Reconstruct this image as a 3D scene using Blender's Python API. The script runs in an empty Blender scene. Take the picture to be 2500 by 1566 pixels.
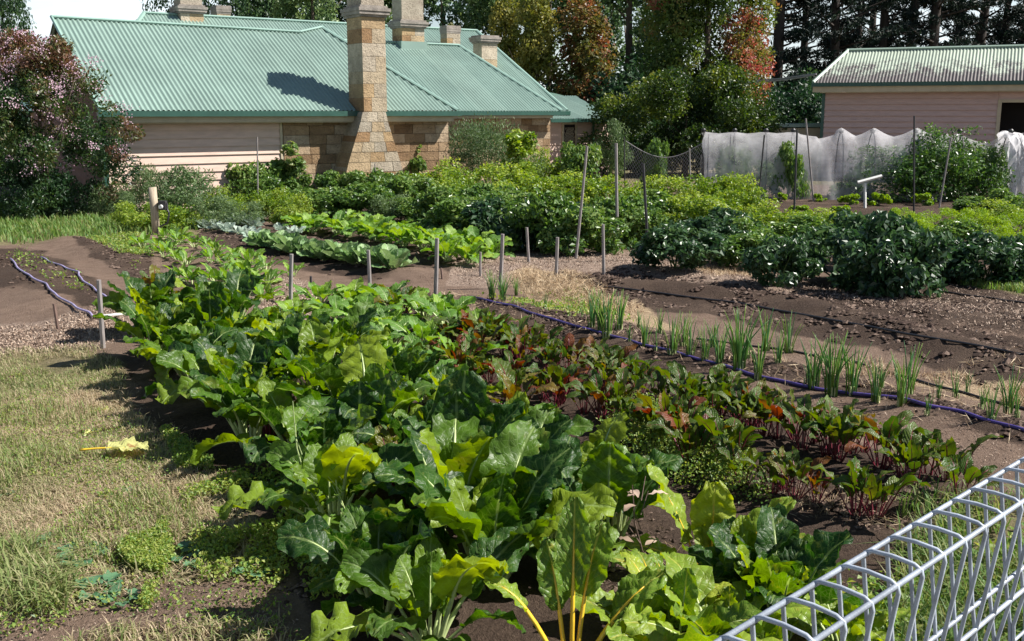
import bpy, math, random
import numpy as np
from mathutils import Vector
R = math.radians
sc = bpy.context.scene
col = sc.collection
rnd = random.Random(7)

# ------------------------------------------------------------------ camera, sky, sun, exposure
CAMH = 1.6
PITCH = R(11.5)
cam = bpy.data.cameras.new('camera'); cam.lens = 36; cam.sensor_width = 36; cam.clip_end = 2000; cam.clip_start = .05
camo = bpy.data.objects.new('camera', cam); col.objects.link(camo)
camo.location = (0, 0, CAMH); camo.rotation_euler = (R(90) - PITCH, 0, 0)
sc.camera = camo
SUN = Vector((1.0, -0.04, 1.03)).normalized()
sun_el = math.asin(SUN.z); sun_az = math.atan2(SUN.x, SUN.y)
w = bpy.data.worlds.new('World'); sc.world = w; w.use_nodes = True
wn = w.node_tree.nodes; wl = w.node_tree.links
sky = wn.new('ShaderNodeTexSky'); sky.sky_type = 'NISHITA'; sky.sun_disc = False
sky.sun_elevation = sun_el; sky.sun_rotation = sun_az; sky.air_density = 1.0; sky.dust_density = .4; sky.ozone_density = 1.2
bg = wn['Background']; bg.inputs['Strength'].default_value = 0.05
_tc = wn.new('ShaderNodeTexCoord'); _nz = wn.new('ShaderNodeTexNoise'); _nz.inputs['Scale'].default_value = 2.6; _nz.inputs['Detail'].default_value = 6
_mp = wn.new('ShaderNodeMapping'); _mp.inputs['Scale'].default_value = (1, 1, 3.5)
wl.new(_tc.outputs['Generated'], _mp.inputs[0]); wl.new(_mp.outputs[0], _nz.inputs['Vector'])
_cr = wn.new('ShaderNodeValToRGB'); _cr.color_ramp.elements[0].position = .38; _cr.color_ramp.elements[1].position = .62
_cr.color_ramp.elements[0].color = (.25, .25, .25, 1); _cr.color_ramp.elements[1].color = (.85, .85, .85, 1)
wl.new(_nz.outputs['Fac'], _cr.inputs[0])
_sx = wn.new('ShaderNodeSeparateXYZ'); wl.new(_tc.outputs['Generated'], _sx.inputs[0])
_mr = wn.new('ShaderNodeMapRange'); _mr.inputs[1].default_value = .09; _mr.inputs[2].default_value = .24; _mr.inputs[3].default_value = 1; _mr.inputs[4].default_value = 0
wl.new(_sx.outputs[2], _mr.inputs[0])
_mu = wn.new('ShaderNodeMath'); _mu.operation = 'MULTIPLY'; wl.new(_cr.outputs[0], _mu.inputs[0]); wl.new(_mr.outputs[0], _mu.inputs[1])
_mx = wn.new('ShaderNodeMix'); _mx.data_type = 'RGBA'; wl.new(_mu.outputs[0], _mx.inputs[0]); wl.new(sky.outputs[0], _mx.inputs[6]); _mx.inputs[7].default_value = (13.5, 15.0, 15.8, 1)
wl.new(_mx.outputs[2], bg.inputs['Color'])          # low broken cloud near the horizon
ld = bpy.data.lights.new('sun', 'SUN'); ld.energy = 5.0; ld.angle = R(.5); ld.color = (1, .955, .89)
lo = bpy.data.objects.new('sun', ld); col.objects.link(lo)
lo.rotation_euler = SUN.to_track_quat('Z', 'Y').to_euler()
sc.view_settings.view_transform = 'Standard'; sc.view_settings.look = 'None'
sc.view_settings.exposure = 0.9; sc.view_settings.gamma = 1
sc.cycles.max_bounces = 6; sc.cycles.diffuse_bounces = 2; sc.cycles.glossy_bounces = 2
sc.cycles.transmission_bounces = 4; sc.cycles.transparent_max_bounces = 12

# ------------------------------------------------------------------ photo geometry helpers (2500 x 1566 frame -> world)
CP, SP = math.cos(PITCH), math.sin(PITCH)
def ray(px, py):
    u = (px - 1250) / 2500; v = (783 - py) / 2500
    return np.array((u, CP + v * SP, v * CP - SP))
def proj(x, y, z):
    z = z - CAMH
    d = y * CP - z * SP
    v = (y * SP + z * CP) / np.maximum(d, 1e-3)
    return 1250 + 2500 * x / np.maximum(d, 1e-3), 783 - 2500 * v
def aty(px, py, y):                       # the point of a sight line at distance y
    r = ray(px, py); s = y / r[1]
    return Vector((r[0] * s, y, CAMH + r[2] * s))

# value noise
_rs = np.random.RandomState(3); _tab = _rs.rand(4096)
def vnoise(x, y, z=0.0):
    x = np.asarray(x, float); y = np.asarray(y, float); z = np.asarray(z, float) + x * 0
    xi = np.floor(x).astype(np.int64); yi = np.floor(y).astype(np.int64); zi = np.floor(z).astype(np.int64)
    fx, fy, fz = x - xi, y - yi, z - zi
    fx = fx * fx * (3 - 2 * fx); fy = fy * fy * (3 - 2 * fy); fz = fz * fz * (3 - 2 * fz)
    def h(a, b, c): return _tab[((a * 73856093) ^ (b * 19349663) ^ (c * 83492791)) & 4095]
    r = 0
    for dx in (0, 1):
        for dy in (0, 1):
            for dz in (0, 1):
                r = r + h(xi + dx, yi + dy, zi + dz) * (fx if dx else 1 - fx) * (fy if dy else 1 - fy) * (fz if dz else 1 - fz)
    return r
def fbm(x, y, z=0.0, o=4):
    r = 0; a = .5; s = 0
    for i in range(o):
        r = r + a * vnoise(np.asarray(x) * 2 ** i + 17 * i, np.asarray(y) * 2 ** i, np.asarray(z) * 2 ** i); s += a; a *= .5
    return r / s

def g0(x, y): return -.0175 * np.clip(y, 0, 20.0)
def gp0(px, py):
    r = ray(px, py); s = 8.0
    for _ in range(30): s = (CAMH - g0(r[0] * s, r[1] * s)) / -r[2]
    return r[0] * s, r[1] * s
# raised ridges of earth: px line, height, half width
RIDGES = []
for pts, h, wd in (
    ([(1150, 735), (1800, 885), (2500, 1068), (2900, 1180)], .07, .30),
    ([(1380, 690), (1900, 745), (2500, 905), (2900, 1010)], .11, .26),
    ([(1560, 650), (2000, 730), (2500, 800)], .05, .5),
    ([(590, 560), (800, 610), (1000, 675)], .09, .35),
    ([(330, 585), (520, 640), (680, 700)], .09, .4),
    ([(170, 595), (330, 645)], .10, .35),
    ([(740, 550), (1000, 610), (1220, 660)], .08, .4),
    ([(0, 640), (100, 700), (230, 790)], .08, .5),
    ([(330, 800), (800, 1080), (1500, 1600)], .08, .7),
    ([(1000, 800), (1700, 1080), (2450, 1300)], .07, .45)):
    RIDGES.append(([gp0(*p) for p in pts], h, wd))
def seg_dist(x, y, pts):
    d = 1e9
    for (ax, ay), (bx, by) in zip(pts[:-1], pts[1:]):
        vx, vy = bx - ax, by - ay; L2 = vx * vx + vy * vy
        t = np.clip(((x - ax) * vx + (y - ay) * vy) / L2, 0, 1)
        d = np.minimum(d, np.hypot(x - ax - t * vx, y - ay - t * vy))
    return d
def g(x, y):
    x = np.asarray(x, float); y = np.asarray(y, float)
    z = g0(x, y)
    for pts, h, wd in RIDGES:
        d = seg_dist(x, y, pts)
        z = z + h * np.exp(-(d / wd) ** 2)
    near = np.clip((30 - np.abs(y)) / 10, 0, 1) * np.clip((20 - np.abs(x)) / 5, 0, 1)
    z = z + near * ((fbm(x * 1.3, y * 1.3) - .5) * .07 + (fbm(x * 6, y * 6, 3.3) - .5) * .03)
    return z
def gp(px, py):
    r = ray(px, py); s = 5.0
    s = (CAMH - float(g0(r[0] * s, r[1] * s))) / -r[2]
    for _ in range(12):
        s = s * .4 + .6 * (CAMH - float(g(r[0] * s, r[1] * s))) / -r[2]
    x, y = r[0] * s, r[1] * s
    return Vector((x, y, float(g(x, y))))
def inpoly(px, py, poly):
    c = np.zeros(np.shape(px), bool); n = len(poly)
    for i in range(n):
        x0, y0 = poly[i]; x1, y1 = poly[i - 1]
        if y0 == y1: continue
        c ^= ((y0 > py) != (y1 > py)) & (px < (x1 - x0) * (py - y0) / (y1 - y0) + x0)
    return c
def polydist(px, py, poly):                       # signed: positive inside
    d = seg_dist(px, py, list(poly) + [poly[0]])
    return np.where(inpoly(px, py, poly), d, -d)

# ------------------------------------------------------------------ node / material helpers
def newmat(name):
    m = bpy.data.materials.new(name); m.use_nodes = True
    return m, m.node_tree
class N:
    def __init__(s, nt): s.nt = nt; s.p = nt.nodes['Principled BSDF']
    def n(s, t, **kw):
        x = s.nt.nodes.new('ShaderNode' + t)
        for k, v in kw.items(): setattr(x, k, v)
        return x
    def l(s, a, b): s.nt.links.new(a, b)
    def attr(s, name): x = s.n('Attribute'); x.attribute_name = name; return x.outputs['Fac']
    def coord(s, k='Object'): return s.n('TexCoord').outputs[k]
    def noise(s, scale, det=4, vec=None, rough=.6, out='Fac'):
        x = s.n('TexNoise'); x.inputs['Scale'].default_value = scale; x.inputs['Detail'].default_value = det; x.inputs['Roughness'].default_value = rough
        s.l(vec if vec is not None else s.coord(), x.inputs['Vector']); return x.outputs[out]
    def ramp(s, fac, stops, interp='LINEAR'):
        x = s.n('ValToRGB'); x.color_ramp.interpolation = interp
        e = x.color_ramp.elements
        while len(e) < len(stops): e.new(.5)
        for el, (p, c) in zip(e, stops):
            el.position = p; el.color = (*c, 1) if len(c) == 3 else c
        s.l(fac, x.inputs[0]); return x.outputs[0]
    def m(s, op, a, b=None, clamp=False):
        x = s.n('Math', operation=op, use_clamp=clamp)
        for i, q in enumerate((a, b)):
            if q is None: continue
            if isinstance(q, (int, float)): x.inputs[i].default_value = q
            else: s.l(q, x.inputs[i])
        return x.outputs[0]
    def mix(s, fac, a, b, blend='MIX'):
        x = s.n('Mix', data_type='RGBA', blend_type=blend)
        for i, q in ((0, fac), (6, a), (7, b)):
            if isinstance(q, (int, float)): x.inputs[i].default_value = q
            elif isinstance(q, tuple): x.inputs[i].default_value = (*q, 1)
            else: s.l(q, x.inputs[i])
        return x.outputs[2]
    def maprange(s, v, a, b, c=0, d=1, smooth=True):
        x = s.n('MapRange'); x.interpolation_type = 'SMOOTHSTEP' if smooth else 'LINEAR'
        for i, q in zip((1, 2, 3, 4), (a, b, c, d)): x.inputs[i].default_value = q
        s.l(v, x.inputs[0]); return x.outputs[0]
    def bump(s, h, strength=.4, dist=.01):
        x = s.n('Bump'); x.inputs['Strength'].default_value = strength; x.inputs['Distance'].default_value = dist
        s.l(h, x.inputs['Height']); s.l(x.outputs[0], s.p.inputs['Normal']); return x.outputs[0]
    def set(s, c=None, rough=None, spec=None, metal=None):
        if c is not None:
            if isinstance(c, tuple): s.p.inputs['Base Color'].default_value = (*c, 1)
            else: s.l(c, s.p.inputs['Base Color'])
        if rough is not None:
            if isinstance(rough, (int, float)): s.p.inputs['Roughness'].default_value = rough
            else: s.l(rough, s.p.inputs['Roughness'])
        if spec is not None: s.p.inputs['Specular IOR Level'].default_value = spec
        if metal is not None: s.p.inputs['Metallic'].default_value = metal

def plain(name, c, rough=.7, nscale=8, amt=.25, bump=.2, bscale=60, spec=.4, dist=.004, stretch=None):
    m, nt = newmat(name); k = N(nt)
    v = k.coord()
    if stretch:
        mp = k.n('Mapping'); mp.inputs['Scale'].default_value = stretch; k.l(v, mp.inputs[0]); v = mp.outputs[0]
    f = k.noise(nscale, 5, v)
    lo = tuple(q * (1 - amt) for q in c); hi = tuple(min(1, q * (1 + amt)) for q in c)
    k.set(k.ramp(f, [(.3, lo), (.7, hi)]), rough, spec)
    if bump: k.bump(k.noise(bscale, 3, v), bump, dist)
    return m

def leafmat(name, stops, trans=.35, tcol=None, rough=.45, spec=.4):
    """stops: colours over the per-leaf attribute 'var'"""
    m, nt = newmat(name); k = N(nt)
    c = k.ramp(k.attr('var'), stops)
    k.set(c, rough, spec)
    tr = k.n('BsdfTranslucent')
    hs = k.n('HueSaturation'); hs.inputs['Saturation'].default_value = 1.15; hs.inputs['Value'].default_value = 1.7; hs.inputs['Hue'].default_value = .485
    k.l(c, hs.inputs['Color']); k.l(hs.outputs[0], tr.inputs['Color'])
    mx = k.n('MixShader'); mx.inputs[0].default_value = trans
    k.l(k.p.outputs[0], mx.inputs[1]); k.l(tr.outputs[0], mx.inputs[2])
    k.l(mx.outputs[0], nt.nodes['Material Output'].inputs['Surface'])
    return m

def blademat(name, stops, vein=(.35, .45, .18), trans=.35, rough=.36, veinamt=.5, nv=8, quilt=.5, blemish=None, hue=.485, tval=1.8, holes=False):
    m, nt = newmat(name); k = N(nt)
    uv = k.n('UVMap').outputs[0]; sp = k.n('SeparateXYZ'); k.l(uv, sp.inputs[0])
    a = k.m('MULTIPLY', k.m('ABSOLUTE', k.m('SUBTRACT', sp.outputs[0], .5)), 2)
    v = sp.outputs[1]
    wob = k.m('MULTIPLY', k.m('SUBTRACT', k.noise(14, 3), .5), .5)
    rib = k.maprange(a, .03, .10, 1, 0)
    ph = k.m('FRACT', k.m('ADD', k.m('SUBTRACT', k.m('MULTIPLY', v, nv), k.m('MULTIPLY', a, 2.4)), wob))
    tri = k.m('ABSOLUTE', k.m('SUBTRACT', ph, .5))              # 0.5 at the vein
    side = k.m('MULTIPLY', k.maprange(tri, .40, .49, 0, 1), k.maprange(a, .95, .5, 0, 1))
    vor = k.n('TexVoronoi', feature='DISTANCE_TO_EDGE'); vor.inputs['Scale'].default_value = 55; k.l(k.coord(), vor.inputs['Vector'])
    net = k.maprange(vor.outputs['Distance'], .0, .10, 1, 0)
    vm = k.m('MAXIMUM', rib, k.m('MAXIMUM', k.m('MULTIPLY', side, .38), k.m('MULTIPLY', net, .22)))
    base = k.ramp(k.attr('var'), stops)
    nz = k.noise(18, 4)
    base = k.mix(1, base, k.ramp(nz, [(.3, (.68, .68, .68)), (.7, (1.25, 1.25, 1.2))]), 'MULTIPLY')
    if blemish:
        base = k.mix(k.maprange(k.noise(7, 5, rough=.75), .56, .68), base, blemish)
    c = k.mix(k.m('MULTIPLY', vm, veinamt), base, vein)
    k.set(c, k.ramp(k.noise(5, 2), [(.3, (rough - .02,) * 3), (.7, (rough + .14,) * 3)]), .32)
    hgt = k.m('SUBTRACT', k.m('ADD', k.m('MULTIPLY', k.m('MULTIPLY', tri, tri), -1.1), k.m('ADD', k.m('MULTIPLY', k.noise(15, 1), 2.2), k.m('MULTIPLY', net, -.12))), k.m('MULTIPLY', rib, .5))
    k.bump(hgt, quilt, .012)
    tr = k.n('BsdfTranslucent')
    hs = k.n('HueSaturation'); hs.inputs['Saturation'].default_value = 1.2; hs.inputs['Value'].default_value = tval; hs.inputs['Hue'].default_value = hue
    k.l(c, hs.inputs['Color']); k.l(hs.outputs[0], tr.inputs['Color'])
    mx = k.n('MixShader'); mx.inputs[0].default_value = trans
    k.l(k.p.outputs[0], mx.inputs[1]); k.l(tr.outputs[0], mx.inputs[2]); res = mx.outputs[0]
    if holes:                                   # slug holes eaten through the blade
        v2 = k.n('TexVoronoi'); v2.inputs['Scale'].default_value = 26; k.l(k.coord(), v2.inputs['Vector'])
        hm = k.m('MULTIPLY', k.m('LESS_THAN', k.m('ADD', v2.outputs['Distance'], k.m('MULTIPLY', k.noise(90, 2), .12)), .25), k.m('GREATER_THAN', k.noise(4.5, 2), .56))
        hm = k.m('MULTIPLY', hm, k.m('GREATER_THAN', a, .12))
        tp = k.n('BsdfTransparent'); m3 = k.n('MixShader'); k.l(hm, m3.inputs[0]); k.l(res, m3.inputs[1]); k.l(tp.outputs[0], m3.inputs[2]); res = m3.outputs[0]
    k.l(res, nt.nodes['Material Output'].inputs['Surface'])
    return m

# ------------------------------------------------------------------ mesh helpers
class MB:
    def __init__(s): s.v = []; s.f = []; s.var = []; s.uv = []; s.n = 0; s.mi = []
    def add(s, v, f, var=.5, uv=None, mi=0):
        v = np.asarray(v, float).reshape(-1, 3); k = len(v)
        s.v.append(v); s.f += [tuple(int(i) + s.n for i in q) for q in f]; s.mi += [mi] * len(f)
        s.var.append(np.full(k, var) if np.isscalar(var) else np.asarray(var, float))
        s.uv.append(np.zeros((k, 2)) if uv is None else np.asarray(uv, float)); s.n += k
    def box(s, c, e, var=.5, M=None, mi=0):
        """box centred at c with full sizes e; M optional 3x3 columns"""
        x, y, z = e[0] / 2, e[1] / 2, e[2] / 2
        v = np.array([(-x, -y, -z), (x, -y, -z), (x, y, -z), (-x, y, -z), (-x, -y, z), (x, -y, z), (x, y, z), (-x, y, z)])
        if M is not None: v = v @ np.asarray(M).T
        s.add(v + np.asarray(c, float), [(0, 3, 2, 1), (4, 5, 6, 7), (0, 1, 5, 4), (1, 2, 6, 5), (2, 3, 7, 6), (3, 0, 4, 7)], var, mi=mi)
    def tube(s, pts, rad, sides=6, var=.5, flat=1.0, cap=True, mi=0):
        pts = [Vector(p) for p in pts]; n = len(pts)
        if np.isscalar(rad): rad = [rad] * n
        V = []; up = Vector((.03, .02, 1))
        t0 = (pts[1] - pts[0]).normalized()
        a = t0.cross(up if abs(t0.z) < .95 else Vector((1, 0, 0))).normalized()
        for i, p in enumerate(pts):
            t = (pts[min(i + 1, n - 1)] - pts[max(i - 1, 0)]).normalized()
            a = (a - t * a.dot(t)).normalized(); b = t.cross(a)
            for k in range(sides):
                th = 2 * math.pi * k / sides
                V.append(p + (a * math.cos(th) + b * math.sin(th) * flat) * rad[i])
        F = []
        for i in range(n - 1):
            for k in range(sides):
                k2 = (k + 1) % sides
                F.append((i * sides + k, i * sides + k2, (i + 1) * sides + k2, (i + 1) * sides + k))
        if cap: F.append(tuple(range(sides - 1, -1, -1))); F.append(tuple((n - 1) * sides + k for k in range(sides)))
        s.add([tuple(q) for q in V], F, var, mi=mi)
    def lathe(s, c, prof, sides=12, var=.5):
        V = []; F = []
        for r, z in prof:
            for k in range(sides):
                th = 2 * math.pi * k / sides; V.append((c[0] + r * math.cos(th), c[1] + r * math.sin(th), c[2] + z))
        for i in range(len(prof) - 1):
            for k in range(sides):
                k2 = (k + 1) % sides; F.append((i * sides + k, i * sides + k2, (i + 1) * sides + k2, (i + 1) * sides + k))
        F.append(tuple(range(sides - 1, -1, -1))); F.append(tuple((len(prof) - 1) * sides + k for k in range(sides)))
        s.add(V, F, var)
    def build(s, name, mat, parent=None, smooth=False):
        me = bpy.data.meshes.new(name)
        v = np.concatenate(s.v) if s.v else np.zeros((0, 3))
        me.from_pydata(v.tolist(), [], s.f)
        mats = mat if isinstance(mat, (list, tuple)) else [mat]
        for m in mats: me.materials.append(m)
        if len(mats) > 1: me.polygons.foreach_set('material_index', s.mi)
        a = me.attributes.new('var', 'FLOAT', 'POINT'); a.data.foreach_set('value', np.concatenate(s.var).astype(np.float32))
        uv = np.concatenate(s.uv)
        if uv.any():
            ul = me.uv_layers.new(name='UVMap')
            idx = np.empty(len(me.loops), np.int32); me.loops.foreach_get('vertex_index', idx)
            ul.data.foreach_set('uv', uv[idx].astype(np.float32).ravel())
        if smooth: me.polygons.foreach_set('use_smooth', [True] * len(me.polygons))
        me.update()
        o = bpy.data.objects.new(name, me); col.objects.link(o)
        if parent: o.parent = parent
        return o
def tag(o, label=None, cat=None, group=None, kind=None):
    if label: o['label'] = label
    if cat: o['category'] = cat
    if group: o['group'] = group
    if kind: o['kind'] = kind
    return o
def empty(name, loc=(0, 0, 0), rz=0, label=None, cat=None, group=None):
    o = bpy.data.objects.new(name, None); col.objects.link(o); o.location = loc; o.rotation_euler = (0, 0, rz)
    o.empty_display_size = .1
    return tag(o, label, cat, group)
def dup(root, loc, rz=0, scale=1, label=None, group=None):
    c = root.copy(); col.objects.link(c); c.location = loc
    c.rotation_euler = (0, 0, rz) if not isinstance(rz, (tuple, list)) else rz
    c.scale = (scale,) * 3 if not isinstance(scale, (tuple, list)) else scale
    if label: c['label'] = label
    if group: c['group'] = group
    for ch in root.children:
        d = ch.copy(); col.objects.link(d); d.parent = c
        for gch in ch.children:
            e = gch.copy(); col.objects.link(e); e.parent = d
    return c
class Pool:
    """first use moves the prototype itself, later uses copy it"""
    def __init__(s, roots): s.roots = roots; s.used = [False] * len(roots); s.i = 0
    def put(s, loc, rz=0, scale=1, label=None, group=None, k=None):
        if k is None: k = s.i % len(s.roots); s.i += 1
        if not s.used[k]:
            s.used[k] = True; o = s.roots[k]
            o.location = loc; o.rotation_euler = (0, 0, rz) if not isinstance(rz, (tuple, list)) else rz
            o.scale = (scale,) * 3 if not isinstance(scale, (tuple, list)) else scale
            if label: o['label'] = label
            if group: o['group'] = group
            return o
        return dup(s.roots[k], loc, rz, scale, label, group)
    def drop_unused(s):
        for u, r in zip(s.used, s.roots):
            if not u:
                for ch in list(r.children): bpy.data.objects.remove(ch)
                bpy.data.objects.remove(r)

ORD = ['first', 'second', 'third', 'fourth', 'fifth', 'sixth', 'seventh', 'eighth', 'ninth', 'tenth', 'eleventh', 'twelfth', 'thirteenth',
       'fourteenth', 'fifteenth', 'sixteenth', 'seventeenth', 'eighteenth', 'nineteenth', 'twentieth', 'twenty-first', 'twenty-second',
       'twenty-third', 'twenty-fourth', 'twenty-fifth', 'twenty-sixth', 'twenty-seventh', 'twenty-eighth', 'twenty-ninth', 'thirtieth'] + ['thirty-' + q for q in ('first', 'second', 'third', 'fourth', 'fifth', 'sixth', 'seventh', 'eighth', 'ninth')]

def leafcloud(mb, P, Nrm, ln, wd, rs, var, up=.5, fold=.25, hang=0.0, mi=0):
    """one folded leaf per point. ln, wd arrays"""
    n = len(P)
    a = rs.normal(size=(n, 3)); a[:, 2] -= hang; a += Nrm * .6
    a /= np.linalg.norm(a, axis=1)[:, None]
    nn = rs.normal(size=(n, 3)) * .7 + Nrm * .6; nn[:, 2] += up
    nn -= a * np.sum(nn * a, 1)[:, None]; nn /= np.linalg.norm(nn, axis=1)[:, None] + 1e-9
    b = np.cross(a, nn)
    ln = np.broadcast_to(ln, n)[:, None]; wd = np.broadcast_to(wd, n)[:, None]
    V = np.empty((n, 4, 3))
    V[:, 0] = P - a * ln * .5; V[:, 2] = P + a * ln * .5
    V[:, 1] = P - a * ln * .05 + b * wd * .5 + nn * wd * fold; V[:, 3] = P - a * ln * .05 - b * wd * .5 + nn * wd * fold
    idx = np.arange(n * 4).reshape(n, 4)
    mb.v.append(V.reshape(-1, 3)); mb.f += [tuple(q) for q in (idx + mb.n).tolist()]; mb.mi += [mi] * n
    mb.var.append(np.repeat(var, 4)); mb.uv.append(np.zeros((n * 4, 2))); mb.n += n * 4

def crown_pts(blobs, n, rs, gap=.42, gscale=1.6, shell=.5, zmin=None):
    B = np.array(blobs, float)               # x y z rx ry rz tint
    vol = (B[:, 3] * B[:, 4] * B[:, 5]) ** .75; pr = vol / vol.sum()
    m = int(n * 2.2); k = rs.choice(len(B), m, p=pr)
    d = rs.normal(size=(m, 3)); d /= np.linalg.norm(d, axis=1)[:, None]
    r = shell + (1 - shell) * rs.rand(m) ** .6; r *= rs.uniform(.35, 1.08, m) ** .35
    P = B[k, :3] + d * B[k, 3:6] * r[:, None]
    keep = fbm(P[:, 0] * gscale, P[:, 1] * gscale, P[:, 2] * gscale, 3) > gap
    if zmin is not None: keep &= P[:, 2] > zmin
    P = P[keep][:n]; d = d[keep][:n]; k = k[keep][:n]
    return P, d, B[k, 6]

# ------------------------------------------------------------------ materials
M = {}
M['bark'] = plain('bark', (.10, .075, .055), .9, 6, .4, .8, 30, dist=.03, stretch=(1, 1, .25))
M['pinebark'] = plain('pine_bark', (.045, .035, .03), .9, 6, .4, .8, 30, dist=.03, stretch=(1, 1, .25))
M['stem'] = plain('stem_green', (.10, .15, .04), .6, 20, .3, .1)
M['stakegrey'] = plain('weathered_timber', (.27, .24, .23), .85, 10, .35, .5, 60, stretch=(6, 6, .7), dist=.004)
M['stakebrown'] = plain('brown_timber', (.16, .105, .085), .85, 10, .35, .5, 60, stretch=(6, 6, .7), dist=.004)
M['stakedark'] = plain('dark_steel_stake', (.045, .042, .045), .6, 10, .35, .2, 60)
M['postwood'] = plain('round_post_timber', (.40, .33, .24), .8, 8, .3, .5, 40, stretch=(5, 5, .6), dist=.004)
M['white'] = plain('white_paint', (.72, .71, .68), .5, 8, .08, .05)
M['wire'] = plain('galvanised_wire', (.36, .40, .46), .38, 25, .3, .12, 300, spec=.6)
M['purple'] = plain('purple_hose', (.075, .05, .22), .42, 10, .25, .05, spec=.6)
M['lilac'] = plain('glare_lilac_hose', (.33, .28, .46), .45, 6, .3, .05, spec=.6)  # purple hose whose sun glare is painted into the base colour
M['blackhose'] = plain('black_hose', (.02, .018, .02), .4, 10, .2, .05, spec=.6)
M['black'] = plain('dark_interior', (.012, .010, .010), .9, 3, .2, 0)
M['gutter'] = plain('dark_green_gutter', (.03, .085, .065), .4, 6, .15, 0)
M['cream'] = plain('cream_trim', (.48, .41, .29), .6, 4, .12, .1)
M['pink'] = plain('pink_weatherboard', (.62, .455, .375), .65, 3, .12, .15, 50, stretch=(1, 1, 6))
M['shedpink'] = plain('shed_weatherboard', (.52, .37, .335), .65, 3, .1, .15, 50, stretch=(1, 1, 6))
M['brownboard'] = plain('brown_endboard', (.16, .075, .05), .8, 4, .35, .2, 40)
M['cable'] = plain('cable_sheath', (.35, .33, .33), .5, 3, .1, 0)
M['lead'] = plain('chimney_capstone', (.26, .23, .20), .9, 5, .35, .6, 25, dist=.02)
M['pot'] = plain('black_pot', (.02, .02, .022), .45, 4, .2, 0)

def stonemat(name, stops, mortar=None):
    m, nt = newmat(name); k = N(nt)
    c = k.ramp(k.attr('var'), stops, 'LINEAR')
    n1 = k.noise(3.5, 6, rough=.7); n2 = k.noise(26, 4, rough=.7)
    c = k.mix(1, c, k.ramp(n1, [(.25, (.62, .58, .54)), (.75, (1.3, 1.27, 1.22))]), 'MULTIPLY')
    c = k.mix(k.maprange(n2, .52, .68, 0, .55), c, (.10, .075, .055))
    k.set(c, .92, .2); k.bump(k.m('ADD', k.m('MULTIPLY', n1, .6), n2), .9, .03); return m
M['stone'] = stonemat('sandstone', [(0, (.32, .20, .11)), (.2, (.43, .31, .18)), (.45, (.47, .39, .28)), (.75, (.38, .34, .28)), (1, (.56, .49, .39))])
M['rubble'] = stonemat('sandstone_wall', [(0, (.20, .13, .075)), (.3, (.33, .23, .14)), (.6, (.40, .30, .20)), (1, (.44, .36, .27))])
M['mortar'] = plain('mortar', (.50, .42, .32), .95, 12, .2, .5, 60)

def roofmat(name, c, patch=None, amt=.12):
    m, nt = newmat(name); k = N(nt)
    v = k.coord(); n1 = k.noise(.8, 5, v); n2 = k.noise(9, 5, v, .7)
    a = k.ramp(n1, [(.3, tuple(q * (1 - amt) for q in c)), (.7, tuple(min(1, q * (1 + amt)) for q in c))])
    a = k.mix(k.maprange(n2, .5, .8, 0, .25), a, tuple(q * .6 for q in c))
    a = k.mix(1, a, k.ramp(k.attr('var'), [(0, (.93, .95, .95)), (1, (1.06, 1.04, 1.04))]), 'MULTIPLY')
    mp = k.n('Mapping'); mp.inputs['Scale'].default_value = (90, 1.2, 1); k.l(k.coord('UV'), mp.inputs[0])
    a = k.mix(k.maprange(k.noise(1.6, 5, mp.outputs[0], .7), .5, .75, 0, .22), a, tuple(q * .55 for q in c))
    if patch:
        a = k.mix(patch(k, v), a, (.10, .085, .08))
    k.set(a, .36, .5); k.bump(n2, .15, .004); return m
M['roof'] = roofmat('green_corrugated_steel', (.215, .305, .262))
M['roof2'] = roofmat('faded_green_corrugated_steel', (.19, .30, .235))
def lichen(k, v):
    s = k.n('SeparateXYZ'); k.l(k.coord('UV'), s.inputs[0])
    up = s.outputs[1]
    nz = k.noise(2.2, 8, v, .8); n3 = k.noise(24, 4, v, .8)
    f = k.m('ADD', k.m('ADD', nz, k.m('MULTIPLY', n3, .55)), k.m('MULTIPLY', up, -.42))
    return k.maprange(f, .52, .70)
M['shedroof'] = roofmat('lichened_roof', (.36, .42, .33), lichen)

M['grass'] = leafmat('grass_blade', [(0, (.44, .35, .23)), (.4, (.34, .30, .17)), (.7, (.22, .25, .09)), (1, (.14, .21, .055))], .3, rough=.6)
M['longgrass'] = leafmat('long_grass', [(0, (.24, .24, .09)), (.5, (.14, .24, .06)), (1, (.08, .17, .035))], .35, rough=.55)
M['weed'] = leafmat('weed_leaf', [(0, (.32, .36, .09)), (.5, (.17, .28, .05)), (1, (.08, .17, .05))], .38)
M['mallow'] = leafmat('mallow_leaf', [(0, (.13, .25, .13)), (1, (.08, .20, .10))], .3)
M['chip'] = leafmat('wood_chip', [(0, (.14, .09, .065)), (.5, (.32, .23, .17)), (1, (.54, .43, .34))], .0, rough=.9)
M['straw'] = leafmat('straw', [(0, (.26, .17, .10)), (.6, (.48, .36, .22)), (1, (.62, .50, .34))], .1, rough=.8)
M['clod'] = leafmat('soil_clod', [(0, (.045, .030, .025)), (.6, (.10, .07, .055)), (1, (.2, .145, .115))], .0, rough=.95, spec=.1)

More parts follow.
